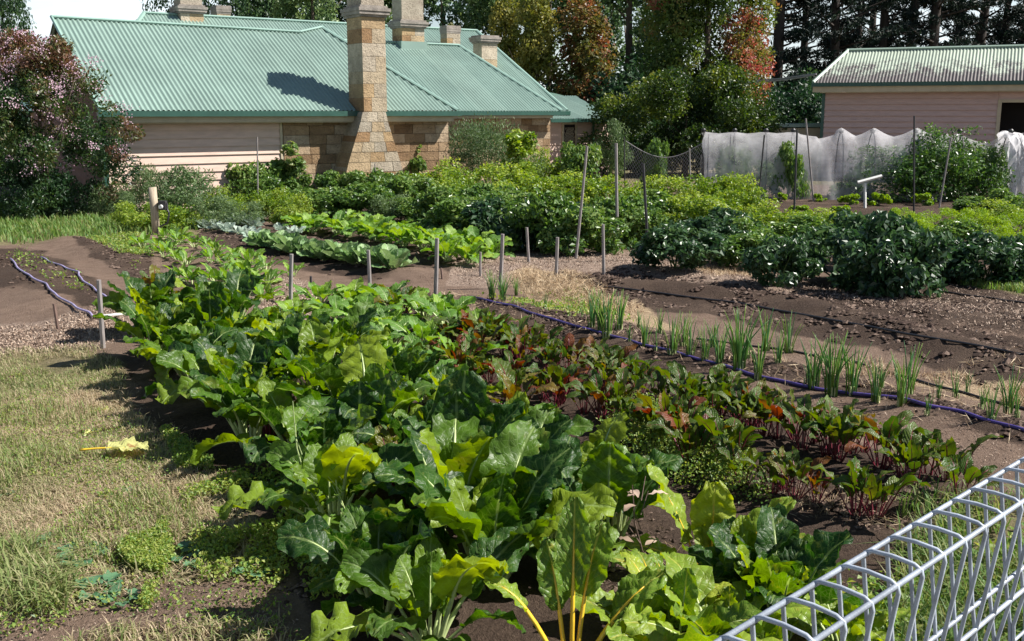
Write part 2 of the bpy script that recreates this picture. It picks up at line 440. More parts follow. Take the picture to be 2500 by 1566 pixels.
M['chard'] = blademat('chard_blade', [(0, (.012, .046, .009)), (.4, (.034, .094, .011)), (.7, (.085, .165, .013)), (1, (.21, .29, .02))], vein=(.30, .40, .14), trans=.36, rough=.38, tval=2.3, hue=.48, blemish=(.14, .17, .03), holes=True)
M['chardyel'] = blademat('yellow_green_blade', [(0, (.10, .19, .025)), (.5, (.19, .29, .03)), (1, (.36, .42, .045))], vein=(.62, .58, .14), trans=.38, blemish=(.36, .32, .07))
M['oldleaf'] = blademat('fading_blade', [(0, (.26, .30, .07)), (1, (.62, .62, .25))], vein=(.6, .58, .3), trans=.3, blemish=(.30, .17, .06))
M['beet'] = blademat('beet_blade', [(0, (.035, .09, .015)), (.35, (.09, .14, .02)), (.6, (.15, .13, .022)), (.8, (.16, .055, .02)), (1, (.10, .025, .022))], vein=(.22, .04, .05), trans=.34, rough=.33, veinamt=.4, blemish=(.16, .10, .03), tval=1.7)
M['lettuce'] = blademat('bright_leaf_blade', [(0, (.08, .18, .03)), (.5, (.13, .27, .035)), (1, (.23, .36, .05))], vein=(.5, .58, .3), trans=.35, rough=.4)
M['cabbage'] = blademat('cabbage_blade', [(0, (.08, .17, .06)), (.5, (.15, .27, .09)), (1, (.30, .41, .20))], vein=(.55, .64, .45), trans=.22, rough=.4)
M['blue'] = blademat('bluish_brassica_blade', [(0, (.24, .34, .27)), (1, (.50, .57, .50))], vein=(.6, .68, .6), trans=.2, rough=.45)
M['stalkgreen'] = plain('pale_green_stalk', (.42, .50, .22), .4, 20, .25, .15, spec=.5)
M['stalkyellow'] = plain('yellow_stalk', (.72, .47, .035), .38, 20, .2, .1, spec=.5)
M['stalkred'] = plain('crimson_stalk', (.15, .02, .035), .4, 20, .3, .1, spec=.5)
M['leek'] = leafmat('leek_leaf', [(0, (.24, .38, .06)), (.5, (.14, .30, .06)), (1, (.07, .20, .08))], .25, rough=.4)

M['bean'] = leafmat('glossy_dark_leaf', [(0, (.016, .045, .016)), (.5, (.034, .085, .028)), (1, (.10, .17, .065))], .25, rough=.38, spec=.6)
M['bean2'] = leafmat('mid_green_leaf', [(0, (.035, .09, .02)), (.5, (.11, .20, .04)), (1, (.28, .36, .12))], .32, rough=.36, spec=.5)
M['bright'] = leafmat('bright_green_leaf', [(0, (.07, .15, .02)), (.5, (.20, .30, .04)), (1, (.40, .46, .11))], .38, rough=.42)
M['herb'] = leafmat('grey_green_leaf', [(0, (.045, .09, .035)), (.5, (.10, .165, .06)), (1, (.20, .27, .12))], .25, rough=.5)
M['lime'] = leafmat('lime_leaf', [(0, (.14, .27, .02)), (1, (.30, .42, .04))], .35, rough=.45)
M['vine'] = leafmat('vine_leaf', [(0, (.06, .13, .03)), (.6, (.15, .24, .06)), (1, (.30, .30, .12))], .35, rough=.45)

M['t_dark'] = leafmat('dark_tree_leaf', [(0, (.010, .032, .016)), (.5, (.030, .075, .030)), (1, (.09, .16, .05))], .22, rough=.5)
M['t_blue'] = leafmat('bluish_tree_leaf', [(0, (.025, .065, .030)), (.5, (.09, .16, .06)), (1, (.24, .33, .12))], .25, rough=.45)
M['t_olive'] = leafmat('olive_tree_leaf', [(0, (.07, .09, .02)), (.5, (.16, .18, .035)), (1, (.32, .30, .08))], .35, rough=.5)
M['t_red'] = leafmat('reddening_tree_leaf', [(0, (.07, .09, .02)), (.4, (.15, .13, .035)), (.7, (.22, .11, .05)), (1, (.28, .09, .065))], .35, rough=.5)
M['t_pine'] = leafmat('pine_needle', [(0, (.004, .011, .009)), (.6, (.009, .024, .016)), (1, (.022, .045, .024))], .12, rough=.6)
M['t_myrtle'] = leafmat('myrtle_leaf', [(0, (.018, .05, .018)), (.35, (.05, .10, .025)), (.6, (.09, .10, .03)), (.85, (.16, .09, .045)), (1, (.22, .12, .08))], .3, rough=.4, spec=.5)
M['blossom'] = leafmat('pink_blossom', [(0, (.55, .34, .42)), (1, (.78, .60, .68))], .3, rough=.7)
M['foliage_shrub'] = leafmat('dense_shrub_leaf', [(0, (.014, .038, .009)), (.5, (.04, .078, .013)), (.8, (.10, .15, .022)), (1, (.22, .24, .045))], .3, rough=.42)

# netting
def netmat(name, c, op):
    m, nt = newmat(name); k = N(nt)
    k.set(c, .8, .2)
    tp = k.n('BsdfTransparent'); tr = k.n('BsdfTranslucent'); tr.inputs[0].default_value = (*c, 1)
    m1 = k.n('MixShader'); m1.inputs[0].default_value = .45; k.l(k.p.outputs[0], m1.inputs[1]); k.l(tr.outputs[0], m1.inputs[2])
    m2 = k.n('MixShader'); k.l(k.ramp(k.noise(3.0, 4), [(.3, (op - .14,) * 3), (.7, (min(1, op + .16),) * 3)]), m2.inputs[0])
    k.l(tp.outputs[0], m2.inputs[1]); k.l(m1.outputs[0], m2.inputs[2])
    k.l(m2.outputs[0], nt.nodes['Material Output'].inputs['Surface']); return m
M['net'] = netmat('white_netting', (.92, .90, .93), .30)

# ------------------------------------------------------------------ ground
xs = np.concatenate([[-400, -250, -150, -90, -60, -40, -30, -24, -20, -17, -15], np.arange(-13.5, 13.5, .075), [13.6, 15, 17, 20, 24, 30, 40, 60, 90, 150, 250, 400]])
ys = [-60, -30, -15, -8, -4, -2, -1, 0, .5]
y = 1.0
while y < 27: ys.append(y); y += max(.035, y * .0085)
ys += [27.5, 29, 31, 34, 38, 43, 50, 60, 75, 100, 140, 200, 300, 450, 700]
ys = np.array(ys)
X, Y = np.meshgrid(xs, ys)
GRASS = [
    ([(-400, 855), (60, 862), (220, 858), (300, 905), (330, 1010), (420, 1100), (560, 1190), (620, 1290), (700, 1400), (560, 1440), (380, 1440), (200, 1500), (-200, 1560), (-400, 1500)], 30),
    ([(-900, 520), (200, 520), (480, 520), (640, 545), (430, 575), (250, 590), (90, 600), (-900, 630)], 10),
    ([(2200, 1300), (2500, 1300), (2900, 1500), (2900, 2600), (2200, 2400)], 60),
    ([(2330, 700), (2600, 735), (2600, 700), (2400, 690)], 8),
    ([(1500, 590), (1560, 590), (1550, 610), (1480, 612)], 8)]
CHIP = [
    ([(-300, 800), (110, 808), (230, 785), (330, 780), (330, 840), (240, 868), (60, 875), (-300, 905)], 14),
    ([(600, 690), (720, 690), (800, 720), (760, 790), (620, 780)], 14),
    ([(1100, 640), (1500, 600), (1600, 640), (1750, 640), (1980, 680), (1960, 745), (1700, 690), (1450, 660), (1200, 700), (1100, 690)], 14),
    ([(1500, 640), (1600, 640), (1650, 655), (1500, 660)], 10)]
DARK = [
    ([(1950, 700), (2600, 740), (2600, 830), (2300, 800), (1960, 745)], 14),
    ([(170, 590), (330, 580), (380, 660), (340, 700), (230, 640)], 10),
    ([(-200, 600), (100, 610), (330, 760), (250, 790), (100, 720), (-200, 700)], 16),
    ([(400, 560), (760, 545), (1260, 640), (1200, 680), (900, 660), (1000, 690), (900, 690), (650, 640)], 12),
    ([(1320, 680), (1500, 655), (2000, 725), (2600, 860), (2600, 1010), (2200, 870), (1700, 770), (1440, 735)], 12),
    ([(1120, 735), (1500, 790), (2000, 915), (2600, 1060), (2600, 1130), (2100, 985), (1500, 870), (1200, 790)], 12),
    ([(1900, 680), (2500, 660), (2600, 740), (2200, 740), (1960, 720)], 16),
    ([(280, 900), (420, 800), (1000, 720), (1500, 860), (2500, 1250), (2700, 1500), (2300, 2600), (900, 2600), (760, 1500), (600, 1250), (380, 1100)], 40),
    ([(1500, 490), (2600, 470), (2600, 640), (1900, 640), (1500, 560)], 16),
    ([(-600, 515), (1200, 450), (1400, 600), (700, 545), (500, 540)], 10)]
STRAW = [
    ([(1240, 690), (1290, 655), (1400, 680), (1560, 740), (1640, 800), (1480, 800), (1300, 740)], 14),
    ([(2200, 930), (2500, 950), (2600, 1010), (2380, 985)], 14)]
PX, PY = proj(X, Y, g0(X, Y))
vis = (Y > 1.2) & (Y < 40)
def mask(polys, wob=1.0):
    r = np.zeros(X.shape)
    nz = (fbm(X * 2.2, Y * 2.2, 9.1, 4) - .5)
    for poly, soft in polys:
        d = polydist(PX, PY, poly) + nz * soft * 3 * wob
        r = np.maximum(r, np.clip(d / soft * .5 + .5, 0, 1))
    return np.where(vis, r, 0)
mk = {k: mask(p) for k, p in (('grass', GRASS), ('chipm', CHIP), ('dark', DARK), ('straw', STRAW))}
mk['grass'] = np.maximum(mk['grass'], np.where((Y > 28) | (Y < 1.0) | (np.abs(X) > 16), 1, 0))
Z = g(X, Y)
Z = Z + mk['dark'] * (fbm(X * 9, Y * 9, 5.5, 3) - .5) * .075 * np.clip((22 - Y) / 6, 0, 1)
mb = MB()
nx, ny = len(xs), len(ys)
V = np.stack([X, Y, Z], -1).reshape(-1, 3)
ii = np.arange(nx * ny).reshape(ny, nx)
F = np.stack([ii[:-1, :-1], ii[:-1, 1:], ii[1:, 1:], ii[1:, :-1]], -1).reshape(-1, 4)
mb.v.append(V); mb.f = [tuple(q) for q in F.tolist()]; mb.mi = [0] * len(F); mb.var.append(np.zeros(len(V))); mb.uv.append(np.zeros((len(V), 2)))
gm, nt = newmat('garden_ground'); k = N(nt)
n_big = k.noise(1.1, 5); n_mid = k.noise(7, 6, rough=.7); n_fine = k.noise(60, 4, rough=.75); n_f2 = k.noise(190, 3, rough=.8)
path = k.ramp(n_mid, [(.3, (.15, .10, .073)), (.7, (.25, .175, .13))])
path = k.mix(k.maprange(n_big, .42, .62, 0, .35), path, (.13, .09, .068))
path = k.mix(k.maprange(n_fine, .5, .72, 0, .5), path, (.36, .275, .215))
dark = k.ramp(n_fine, [(.3, (.032, .021, .016)), (.62, (.085, .058, .043)), (.8, (.17, .122, .092))])
dark = k.mix(k.maprange(n_big, .45, .62, 0, .45), dark, (.14, .098, .072))
chip = k.ramp(n_fine, [(.35, (.14, .095, .07)), (.5, (.27, .195, .15)), (.66, (.47, .37, .30))])
chip = k.mix(k.maprange(n_f2, .55, .7, 0, .5), chip, (.14, .09, .07))
grs = k.ramp(n_mid, [(.3, (.12, .11, .05)), (.5, (.22, .18, .10)), (.7, (.31, .24, .16))])
grs = k.mix(k.maprange(n_f2, .45, .7, 0, .7), grs, (.09, .11, .035))
strw = k.ramp(n_fine, [(.35, (.24, .16, .10)), (.65, (.50, .39, .25))])
brk = k.m('MULTIPLY', k.m('SUBTRACT', n_fine, .5), .9)
def edge(a): return k.maprange(k.m('ADD', k.attr(a), brk), .35, .65)
c = k.mix(edge('dark'), path, dark); c = k.mix(edge('chipm'), c, chip); c = k.mix(edge('straw'), c, strw); c = k.mix(edge('grass'), c, grs)
k.set(c, .95, .15)
k.bump(k.m('ADD', k.m('MULTIPLY', n_mid, .6), k.m('ADD', n_fine, k.m('MULTIPLY', n_f2, .4))), .9, .03)
go = mb.build('ground', gm, smooth=True)
for kk, a in mk.items():
    at = go.data.attributes.new(kk, 'FLOAT', 'POINT'); at.data.foreach_set('value', a.astype(np.float32).ravel())
tag(go, kind='structure')

# ------------------------------------------------------------------ scatter over the ground (uncountable stuff)
def scatter(poly, n, seed, minb=0.0):
    """world points uniformly spread over the ground area whose outline the pixel polygon gives"""
    rs = np.random.RandomState(seed)
    c = np.array([gp0(px, max(py, 340)) for px, py in poly])
    x0, y0 = c.min(0); x1, y1 = c.max(0); out = []
    tot = 0
    for _ in range(120):
        x = rs.uniform(x0, x1, n); y_ = rs.uniform(max(y0, 1.3), y1, n)
        px, py = proj(x, y_, g0(x, y_))
        kx = inpoly(px, py, poly)
        nz = fbm(x * 2.5, y_ * 2.5, seed * 1.7, 3)
        fade = np.clip(polydist(px, py, poly) / (.16 * min(np.ptp(np.array(poly)[:, 0]), 2.2 * np.ptp(np.array(poly)[:, 1]))), 0, 1)
        kx &= (nz > minb) & (rs.rand(n) < fade + .08)
        out.append(np.stack([x[kx], y_[kx]], -1)); tot += kx.sum()
        if tot >= n: break
    P = np.concatenate(out)[:n]
    return np.column_stack([P, g(P[:, 0], P[:, 1])]), rs

def blades(mb, P, h, w_, rs, var, lean=.5):
    n = len(P); th = rs.uniform(0, 2 * np.pi, n); d = np.stack([np.cos(th), np.sin(th), 0 * th], -1)
    s = np.stack([-np.sin(th), np.cos(th), 0 * th], -1)
    h = np.broadcast_to(h, n) * rs.uniform(.5, 1.25, n); l = rs.uniform(.1, 1, n) * lean
    V = np.empty((n, 5, 3)); up = np.array([0, 0, 1.])
    hh = h[:, None]; ll = (l * h)[:, None]
    V[:, 0] = P - s * w_ / 2; V[:, 1] = P + s * w_ / 2
    V[:, 2] = P + s * w_ * .4 + up * hh * .6 + d * ll * .35; V[:, 3] = P - s * w_ * .4 + up * hh * .6 + d * ll * .35
    V[:, 4] = P + up * hh * np.sqrt(np.clip(1 - l * l * .5, .2, 1))[:, None] + d * ll * 1.1
    idx = np.arange(n)[:, None] * 5 + mb.n
    f = [tuple(q) for q in (idx + np.array([0, 1, 2, 3])).tolist()] + [tuple(q) for q in (idx + np.array([3, 2, 4])).tolist()]
    mb.v.append(V.reshape(-1, 3)); mb.f += f; mb.mi += [0] * len(f); mb.var.append(np.repeat(var, 5)); mb.uv.append(np.zeros((n * 5, 2))); mb.n += n * 5

mb = MB()
P, rs = scatter(GRASS[0][0], 85000, 11, .33)
nz = fbm(P[:, 0] * 1.2, P[:, 1] * 1.2, 4.0, 3)
blades(mb, P, .04, .0045, rs, np.clip((nz - .28) * 1.1 + rs.normal(.12, .3, len(P)), 0, 1), 2.0)
P, rs = scatter([(-60, 1360), (60, 1340), (190, 1440), (170, 1520), (20, 1520)], 900, 16, .3)
blades(mb, P, .13, .007, rs, np.clip(rs.normal(.75, .2, len(P)), 0, 1), 1.5)
P, rs = scatter([(-100, 1500), (650, 1460), (760, 1640), (-200, 1640)], 900, 17, .52)
blades(mb, P, .05, .005, rs, np.clip(rs.normal(.4, .3, len(P)), 0, 1), 1.5)
P, rs = scatter([(-100, 900), (300, 960), (480, 1180), (560, 1400), (0, 1480), (-300, 1200)], 5000, 12, .5)
blades(mb, P, .07, .006, rs, np.clip(rs.normal(.7, .2, len(P)), 0, 1), .8)
tag(mb.build('lawn_grass', M['grass']), 'short patchy half-dry grass on the left beside the chard bed', 'grass', kind='stuff')
mb = MB()
P, rs = scatter([(-600, 522), (480, 522), (640, 548), (430, 572), (250, 588), (90, 598), (-600, 628)], 14000, 13, .3)
blades(mb, P, .13, .02, rs, np.clip(rs.normal(.5, .28, len(P)), 0, 1), .7)
P, rs = scatter([(2330, 700), (2640, 745), (2640, 700), (2400, 690)], 2500, 14)
blades(mb, P, .08, .014, rs, np.clip(rs.normal(.4, .2, len(P)), 0, 1), .7)
tag(mb.build('meadow_grass', M['longgrass']), 'longer green grass strip between the pink flowering tree and the beds', 'grass', kind='stuff')
mb = MB()
P, rs = scatter([(2180, 1260), (2500, 1260), (2900, 1500), (2900, 2400), (2150, 2200)], 4500, 15, .45)
blades(mb, P, .12, .007, rs, np.clip(rs.normal(.4, .3, len(P)), 0, 1), 1.3)
tag(mb.build('fence_grass', M['longgrass']), 'rough grass growing along the foot of the wire fence', 'grass', kind='stuff')
# creeping weeds
mb = MB()
for poly, n, sd, sz in (([(180, 1260), (260, 1220), (400, 1240), (430, 1380), (370, 1500), (200, 1480), (150, 1390)], 9000, 21, .012),
                        ([(420, 1180), (620, 1180), (760, 1330), (700, 1460), (480, 1440)], 3500, 22, .016),
                        ([(-100, 900), (280, 930), (420, 1150), (620, 1250), (660, 1400), (400, 1450), (-100, 1500)], 7000, 20, .011),
                        ([(0, 1440), (700, 1420), (760, 1640), (-100, 1640)], 900, 19, .013),
                        ([(1480, 1010), (1750, 1050), (1900, 1180), (1880, 1260), (1650, 1200), (1450, 1100)], 12000, 23, .014),
                        ([(620, 1180), (760, 1180), (1000, 1400), (1000, 1560), (760, 1500)], 3500, 24, .02),
                        ([(380, 1050), (520, 1150), (560, 1260), (440, 1200)], 2500, 25, .014),
                        ([(50, 600), (200, 680), (300, 780), (260, 790), (0, 650)], 260, 26, .03),
                        ([(180, 585), (340, 580), (380, 640), (330, 660)], 2200, 27, .03),
                        ([(1150, 740), (1420, 700), (1560, 800), (1400, 800)], 900, 28, .03),
                        ([(1800, 1500), (2500, 1330), (2800, 1700), (2000, 2000)], 5000, 29, .03)):
    P, rs = scatter(poly, n, sd, .5 if sd in (19, 20, 21, 22, 25) else .4)
    P[:, 2] += rs.uniform(.003, .05 if sd != 23 else .12, len(P))
    leafcloud(mb, P, np.tile([0, 0, 1.], (len(P), 1)), sz * rs.uniform(.7, 1.5, len(P)), sz * .8, rs, np.clip(rs.normal(.25 if sd in (21, 22) else .4, .3, len(P)), 0, 1), up=1.5)
tag(mb.build('creeping_weeds', M['weed']), 'low creeping green weeds spreading over the soil and lawn', 'weeds', kind='stuff')
# chips, straw, clods
mb = MB()
for i, (poly, n, big) in enumerate(((CHIP[0][0], 12000, .04), (CHIP[1][0], 2500, .045), (CHIP[2][0], 6500, .045), (DARK[0][0], 1800, .04), ([(1900, 690), (2500, 700), (2500, 860), (2000, 740)], 3500, .04), ([(0, 1440), (700, 1400), (760, 1620), (-200, 1620)], 1600, .014), ([(-100, 880), (420, 900), (560, 1400), (0, 1450)], 900, .02), ([(1700, 900), (2500, 1080), (2500, 1180), (2000, 1060)], 700, .02))):
    P, rs = scatter(poly, n, 41 + i); P[:, 2] += rs.uniform(.002, .012, len(P))
    leafcloud(mb, P, np.tile([0, 0, .3], (len(P), 1)), rs.uniform(.3, 1.1, len(P)) * big, rs.uniform(.12, .3, len(P)) * big, rs, rs.uniform(0, 1, len(P)), up=2.5, fold=.05)
tag(mb.build('wood_chip_mulch', M['chip']), 'pale wood chip mulch scattered over the garden paths', 'mulch', kind='stuff')
mb = MB()
for i, (poly, n) in enumerate(((STRAW[0][0], 5000), (STRAW[1][0], 2500), ([(1640, 650), (1850, 640), (1900, 680), (1750, 700)], 1400), ([(1900, 860), (2500, 900), (2500, 960), (2100, 930)], 800),
                                ([(1000, 700), (2500, 1000), (2500, 1100), (1100, 760)], 800), ([(700, 1230), (950, 1330), (900, 1400), (740, 1300)], 400), ([(1150, 1280), (1950, 1280), (2100, 1450), (1200, 1450)], 500), ([(-100, 900), (300, 900), (600, 1200), (700, 1450), (0, 1500)], 1500), ([(1900, 1200), (2300, 1270), (2200, 1330), (1900, 1280)], 500))):
    P, rs = scatter(poly, n, 61 + i, .4)
    pile = seg_dist(P[:, 0], P[:, 1], [gp0(1290, 700), gp0(1400, 720)]) if i == 0 else np.full(len(P), 9.)
    P[:, 2] += rs.uniform(.002, .02, len(P)) + rs.uniform(0, .16, len(P)) * np.exp(-(pile / .35) ** 2)
    leafcloud(mb, P, np.tile([0, 0, .1], (len(P), 1)), rs.uniform(.06, .16, len(P)) * (.5 if i >= 5 else 1), rs.uniform(.003, .006, len(P)) * (.5 if i >= 5 else 1), rs, rs.uniform(0, 1, len(P)), up=1.5, fold=.0)
tag(mb.build('straw_mulch', M['straw']), 'dry straw lying in a heap and loose along the leek row', 'straw', kind='stuff')
mb = MB()
def clods(poly, n, sd, smin, smax):
    P, rs = scatter(poly, n, sd, .42)
    oct_ = np.array([(1, 0, 0), (0, 1, 0), (-1, 0, 0), (0, -1, 0), (0, 0, 1), (0, 0, -1), (.7, .7, .3), (-.7, .7, .3), (-.7, -.7, .3), (.7, -.7, .3)], float)
    fc = [(0, 6, 4), (6, 1, 4), (1, 7, 4), (7, 2, 4), (2, 8, 4), (8, 3, 4), (3, 9, 4), (9, 0, 4), (0, 5, 6), (6, 5, 1), (1, 5, 7), (7, 5, 2), (2, 5, 8), (8, 5, 3), (3, 5, 9), (9, 5, 0)]
    for p in P:
        s_ = rs.uniform(smin, smax) * rs.uniform(.5, 1)
        v = oct_ * (rs.uniform(.6, 1.3, (10, 1))) * s_ * np.array([1, rs.uniform(.6, 1.2), rs.uniform(.5, .8)]) + p
        mb.add(v, fc, rs.uniform(0, 1))
clods(DARK[4][0], 2600, 81, .008, .04); clods(DARK[5][0], 2600, 82, .006, .03); clods(DARK[1][0], 500, 83, .01, .04); clods(DARK[2][0], 900, 84, .006, .03)
clods([(400, 560), (760, 545), (1260, 640), (900, 690), (650, 640)], 1600, 85, .01, .045); clods([(1800, 1180), (2400, 1200), (2300, 1350), (1900, 1330)], 1200, 86, .006, .025)
clods([(0, 1440), (700, 1400), (760, 1620), (-200, 1620)], 120, 87, .003, .008)
clods([(1100, 1250), (1900, 1250), (2100, 1500), (1900, 2000), (900, 2000)], 2600, 90, .004, .018); clods([(300, 900), (600, 1200), (800, 1500), (700, 1500), (400, 1150)], 900, 91, .004, .016)
clods([(1200, 760), (2400, 1060), (2400, 1160), (1300, 880)], 900, 92, .004, .014)
clods(DARK[0][0], 1500, 88, .01, .035)
tag(mb.build('soil_clods', M['clod']), 'crumbled dark soil clods along the dug rows', 'soil', kind='stuff')

# ------------------------------------------------------------------ house frame: e along the wall (left to right, receding), nv towards the garden
E0 = np.array((-7.9, 20.0)); ev = np.array((math.cos(R(35)), math.sin(R(35)))); nv = np.array((math.sin(R(35)), -math.cos(R(35))))
ZE = 1.63; ZG = -.36; TP = .562                       # eave height, ground at the house, roof slope
def H(t, o, z):
    p = E0 + ev * t + nv * o; return Vector((p[0], p[1], z))
def t_of(px, o, z=1.2):
    """where the sight line of a column meets the vertical plane at offset o"""
    lo_, hi_ = -5.0, 60.0
    for _ in range(50):
        m_ = (lo_ + hi_) / 2; q = H(m_, o, z); x_, _y = proj(q.x, q.y, q.z)
        if x_ < px: lo_ = m_
        else: hi_ = m_
    return m_
def roof_pt(px, py, o_eave, ze=ZE, tp=TP):
    """sight line meets the roof plane rising from the eave at offset o_eave -> (t, q up-slope run)"""
    r = ray(px, py); nn = -nv
    base = (E0 + nv * o_eave) @ nn
    a = r[0] * nn[0] + r[1] * nn[1]
    s_ = (CAMH - ze + tp * base) / (tp * a - r[2])
    P = np.array((r[0] * s_, r[1] * s_)); q = P @ nn - base
    return (P - E0) @ ev, q
HM = np.array([[ev[0], nv[0], 0], [ev[1], nv[1], 0], [0, 0, 1]])    # columns e, n, z
def hbox(mb, t0, t1, o0, o1, z0, z1, var=.5):
    c = H((t0 + t1) / 2, (o0 + o1) / 2, (z0 + z1) / 2)
    mb.box(c, (abs(t1 - t0), abs(o1 - o0), abs(z1 - z0)), var, HM)

def corr_sheet(mb, O, a, up, nrm, poly, pitch=.10, amp=.019, per=6, thick=0.0):
    """corrugated sheet over a convex polygon in (s along the eave, q up the slope)"""
    O, a, up, nrm = (np.asarray(v, float) for v in (O, a, up, nrm))
    poly = np.array(poly, float); s0, s1 = poly[:, 0].min(), poly[:, 0].max()
    ns = int((s1 - s0) / pitch * per); qa = []; ss = np.linspace(s0 + 1e-4, s1 - 1e-4, ns)
    for s_ in ss:
        hit = []
        for i in range(len(poly)):
            (x0, y0), (x1, y1) = poly[i - 1], poly[i]
            if (x0 - s_) * (x1 - s_) <= 0 and x0 != x1: hit.append(y0 + (y1 - y0) * (s_ - x0) / (x1 - x0))
        qa.append((min(hit), max(hit)))
    V = []; F = []; UV = []; VR = []; nq = 4; qmax = poly[:, 1].max()
    for i, (s_, (q0, q1)) in enumerate(zip(ss, qa)):
        hgt = amp * math.sin(2 * math.pi * s_ / pitch)
        for j in range(nq):
            q = q0 + (q1 - q0) * j / (nq - 1)
            V.append(O + a * s_ + up * q + nrm * (hgt + .006 * ((s_ / pitch % 9) / 9))); UV.append(((s_ - s0) / (s1 - s0), q / qmax)); VR.append(_tab[int(s_ / pitch // 9) * 37 % 4096])
    for i in range(ns - 1):
        for j in range(nq - 1):
            F.append((i * nq + j, (i + 1) * nq + j, (i + 1) * nq + j + 1, i * nq + j + 1))
    mb.add(V, F, VR, UV)

def weatherboards(mb, P0, a, out, L, z0, z1, bh=.17, tilt=.03):
    P0 = np.array(P0, float); z = z1; up = np.array((0, 0, 1.))
    while z > z0:
        zb = max(z - bh, z0)
        v = [P0 + up * z, P0 + a * L + up * z, P0 + a * L + up * zb + out * tilt, P0 + up * zb + out * tilt, P0 + up * zb, P0 + a * L + up * zb]
        mb.add(v, [(0, 3, 2, 1), (3, 4, 5, 2), (0, 4, 3), (1, 2, 5)], rnd.random()); z -= bh
def e3(v): return np.array((v[0], v[1], 0.))
E3, N3 = e3(ev), e3(nv)

def stone_face(mb, tf0, tf1, o, z0, z1, ch=.24, lmin=.35, lmax=.75, depth=.12, xf=None, rs=rnd):
    """coursed blocks, front faces at offset o; xf(t, z) may taper them"""
    z = z0; nrow = max(1, round((z1 - z0) / ch)); ch = (z1 - z0) / nrow
    for r_ in range(nrow):
        h_ = ch; t = tf0
        while t < tf1 - .02:
            L = min(rs.uniform(lmin, lmax), tf1 - t)
            if tf1 - t - L < .12: L = tf1 - t
            gpn = .006; dz = rs.uniform(0, .012)
            c = [(t + gpn, z + gpn), (t + L - gpn, z + gpn), (t + L - gpn, z + h_ - gpn), (t + gpn, z + h_ - gpn)]
            if xf: c = [(xf(a_, b_), b_) for a_, b_ in c]
            v = [tuple(H(a_, o + dz, b_)) for a_, b_ in c] + [tuple(H(a_, o - depth, b_)) for a_, b_ in c]
            mb.add(v, [(0, 1, 2, 3), (4, 7, 6, 5), (0, 4, 5, 1), (1, 5, 6, 2), (2, 6, 7, 3), (3, 7, 4, 0)], rs.random())
            t += L
        z += ch

# ---- main cottage
house = empty('sandstone_cottage', H(0, -.5, ZG), 0, 'long cottage with green corrugated roof, cream-pink boards on the left and sandstone walls', 'cottage')
house_off = house.location.copy()
def hpart(mb, name, mat, parent=house, smooth=False, **kw):
    o = mb.build(name, mat, parent, smooth)
    if parent is house: o.location = -house_off
    return o
tw0 = t_of(256, -.35); tw1 = t_of(683, -.35); tw2 = t_of(1092, -.35)
mb = MB(); weatherboards(mb, H(tw0, -.35, 0), E3, N3, tw1 - tw0, ZG, ZE - .05)
wb = hpart(mb, 'boarded_wall', M['pink'])
mb = MB(); hbox(mb, tw0, tw2, -.52, -.375, ZG, ZE - .03); hbox(mb, tw1 + .005, tw2, -.374, -.36, ZG, ZE - .04)
stone_face(mb, tw1 + .05, tw2, -.30, ZG, ZE - .1, .21, .3, .62, .05)
sw = hpart(mb, 'sandstone_wall', [M['rubble']])
mb = MB(); hbox(mb, tw1 - .01, tw1 + .045, -.36, -.31, ZG, ZE - .12); hpart(mb, 'corner_trim', M['cream'])
mb = MB(); hbox(mb, tw0 - .09, tw0, -.43, -.28, ZG, ZE - .02); hpart(mb, 'corner_post', M['gutter'])
# gable end wall (dark brown boards) facing left
mb = MB(); weatherboards(mb, H(tw0 - .03, -7.0, 0), N3, -E3, 6.5, ZG, ZE - .04, .17)
v = [tuple(H(tw0 - .03, -.5, ZE - .04)), tuple(H(tw0 - .03, -6.9, ZE - .04)), tuple(H(tw0 - .03, -3.5, ZE + 1.75))]
mb.add(v, [(0, 1, 2)], .5); hpart(mb, 'gable_wall', M['brownboard'])
# front roof plane from the outlines seen in the picture
A = roof_pt(125, 43, 0); B = roof_pt(730, 80, 0); C = roof_pt(785, 68, 0); D = roof_pt(1110, 263, 0)
UPV = np.array((-nv[0], -nv[1], TP)); RN = np.cross(E3, UPV); RN /= np.linalg.norm(RN)
O0 = np.array(tuple(H(0, 0, ZE)))
tl = t_of(243, 0, ZE)
mb = MB(); corr_sheet(mb, O0, E3, UPV, RN, [(tl, 0), (D[0], 0), C, B, A])
fr = hpart(mb, 'front_roof', M['roof'], smooth=True)
QR = B[1]
mb = MB()                                              # back slope and right hip
UPB = np.array((nv[0], nv[1], TP)); zr = ZE + TP * QR
OB = np.array(tuple(H(0, -2 * QR, ZE)))
corr_sheet(mb, OB, E3, UPB, np.cross(UPB, E3) / np.linalg.norm(np.cross(UPB, E3)), [(tl, 0), (C[0] + 2.2, 0), (C[0], QR - .02), (A[0], QR - .02)])
hpart(mb, 'back_roof', M['roof'], smooth=True)
def rp(t, q, lift=.02): return Vector(tuple(O0 + E3 * t + UPV * q + RN * lift))
mb = MB()
v = [tuple(rp(C[0], C[1], -.01)), tuple(rp(D[0], 0, -.01)), tuple(H(D[0] + .2, -2 * QR, ZE))]
mb.add(v, [(0, 1, 2)], .5); hpart(mb, 'hip_roof', M['roof'])
mb = MB()
for pa, pb in ((rp(*A), rp(*B)), (rp(*B), rp(*C)), (rp(*C), rp(D[0], 0))): mb.tube([pa, pb], .06, 6, flat=.6)
mb.tube([rp(A[0], A[1]), rp(tl, 0)], .035, 5); hpart(mb, 'ridge_capping', roofmat('ridge_green', (.24, .36, .31)))
mb = MB(); hbox(mb, tl - .05, D[0] + .05, -.02, .10, ZE - .115, ZE - .005); hpart(mb, 'gutter', M['gutter'])
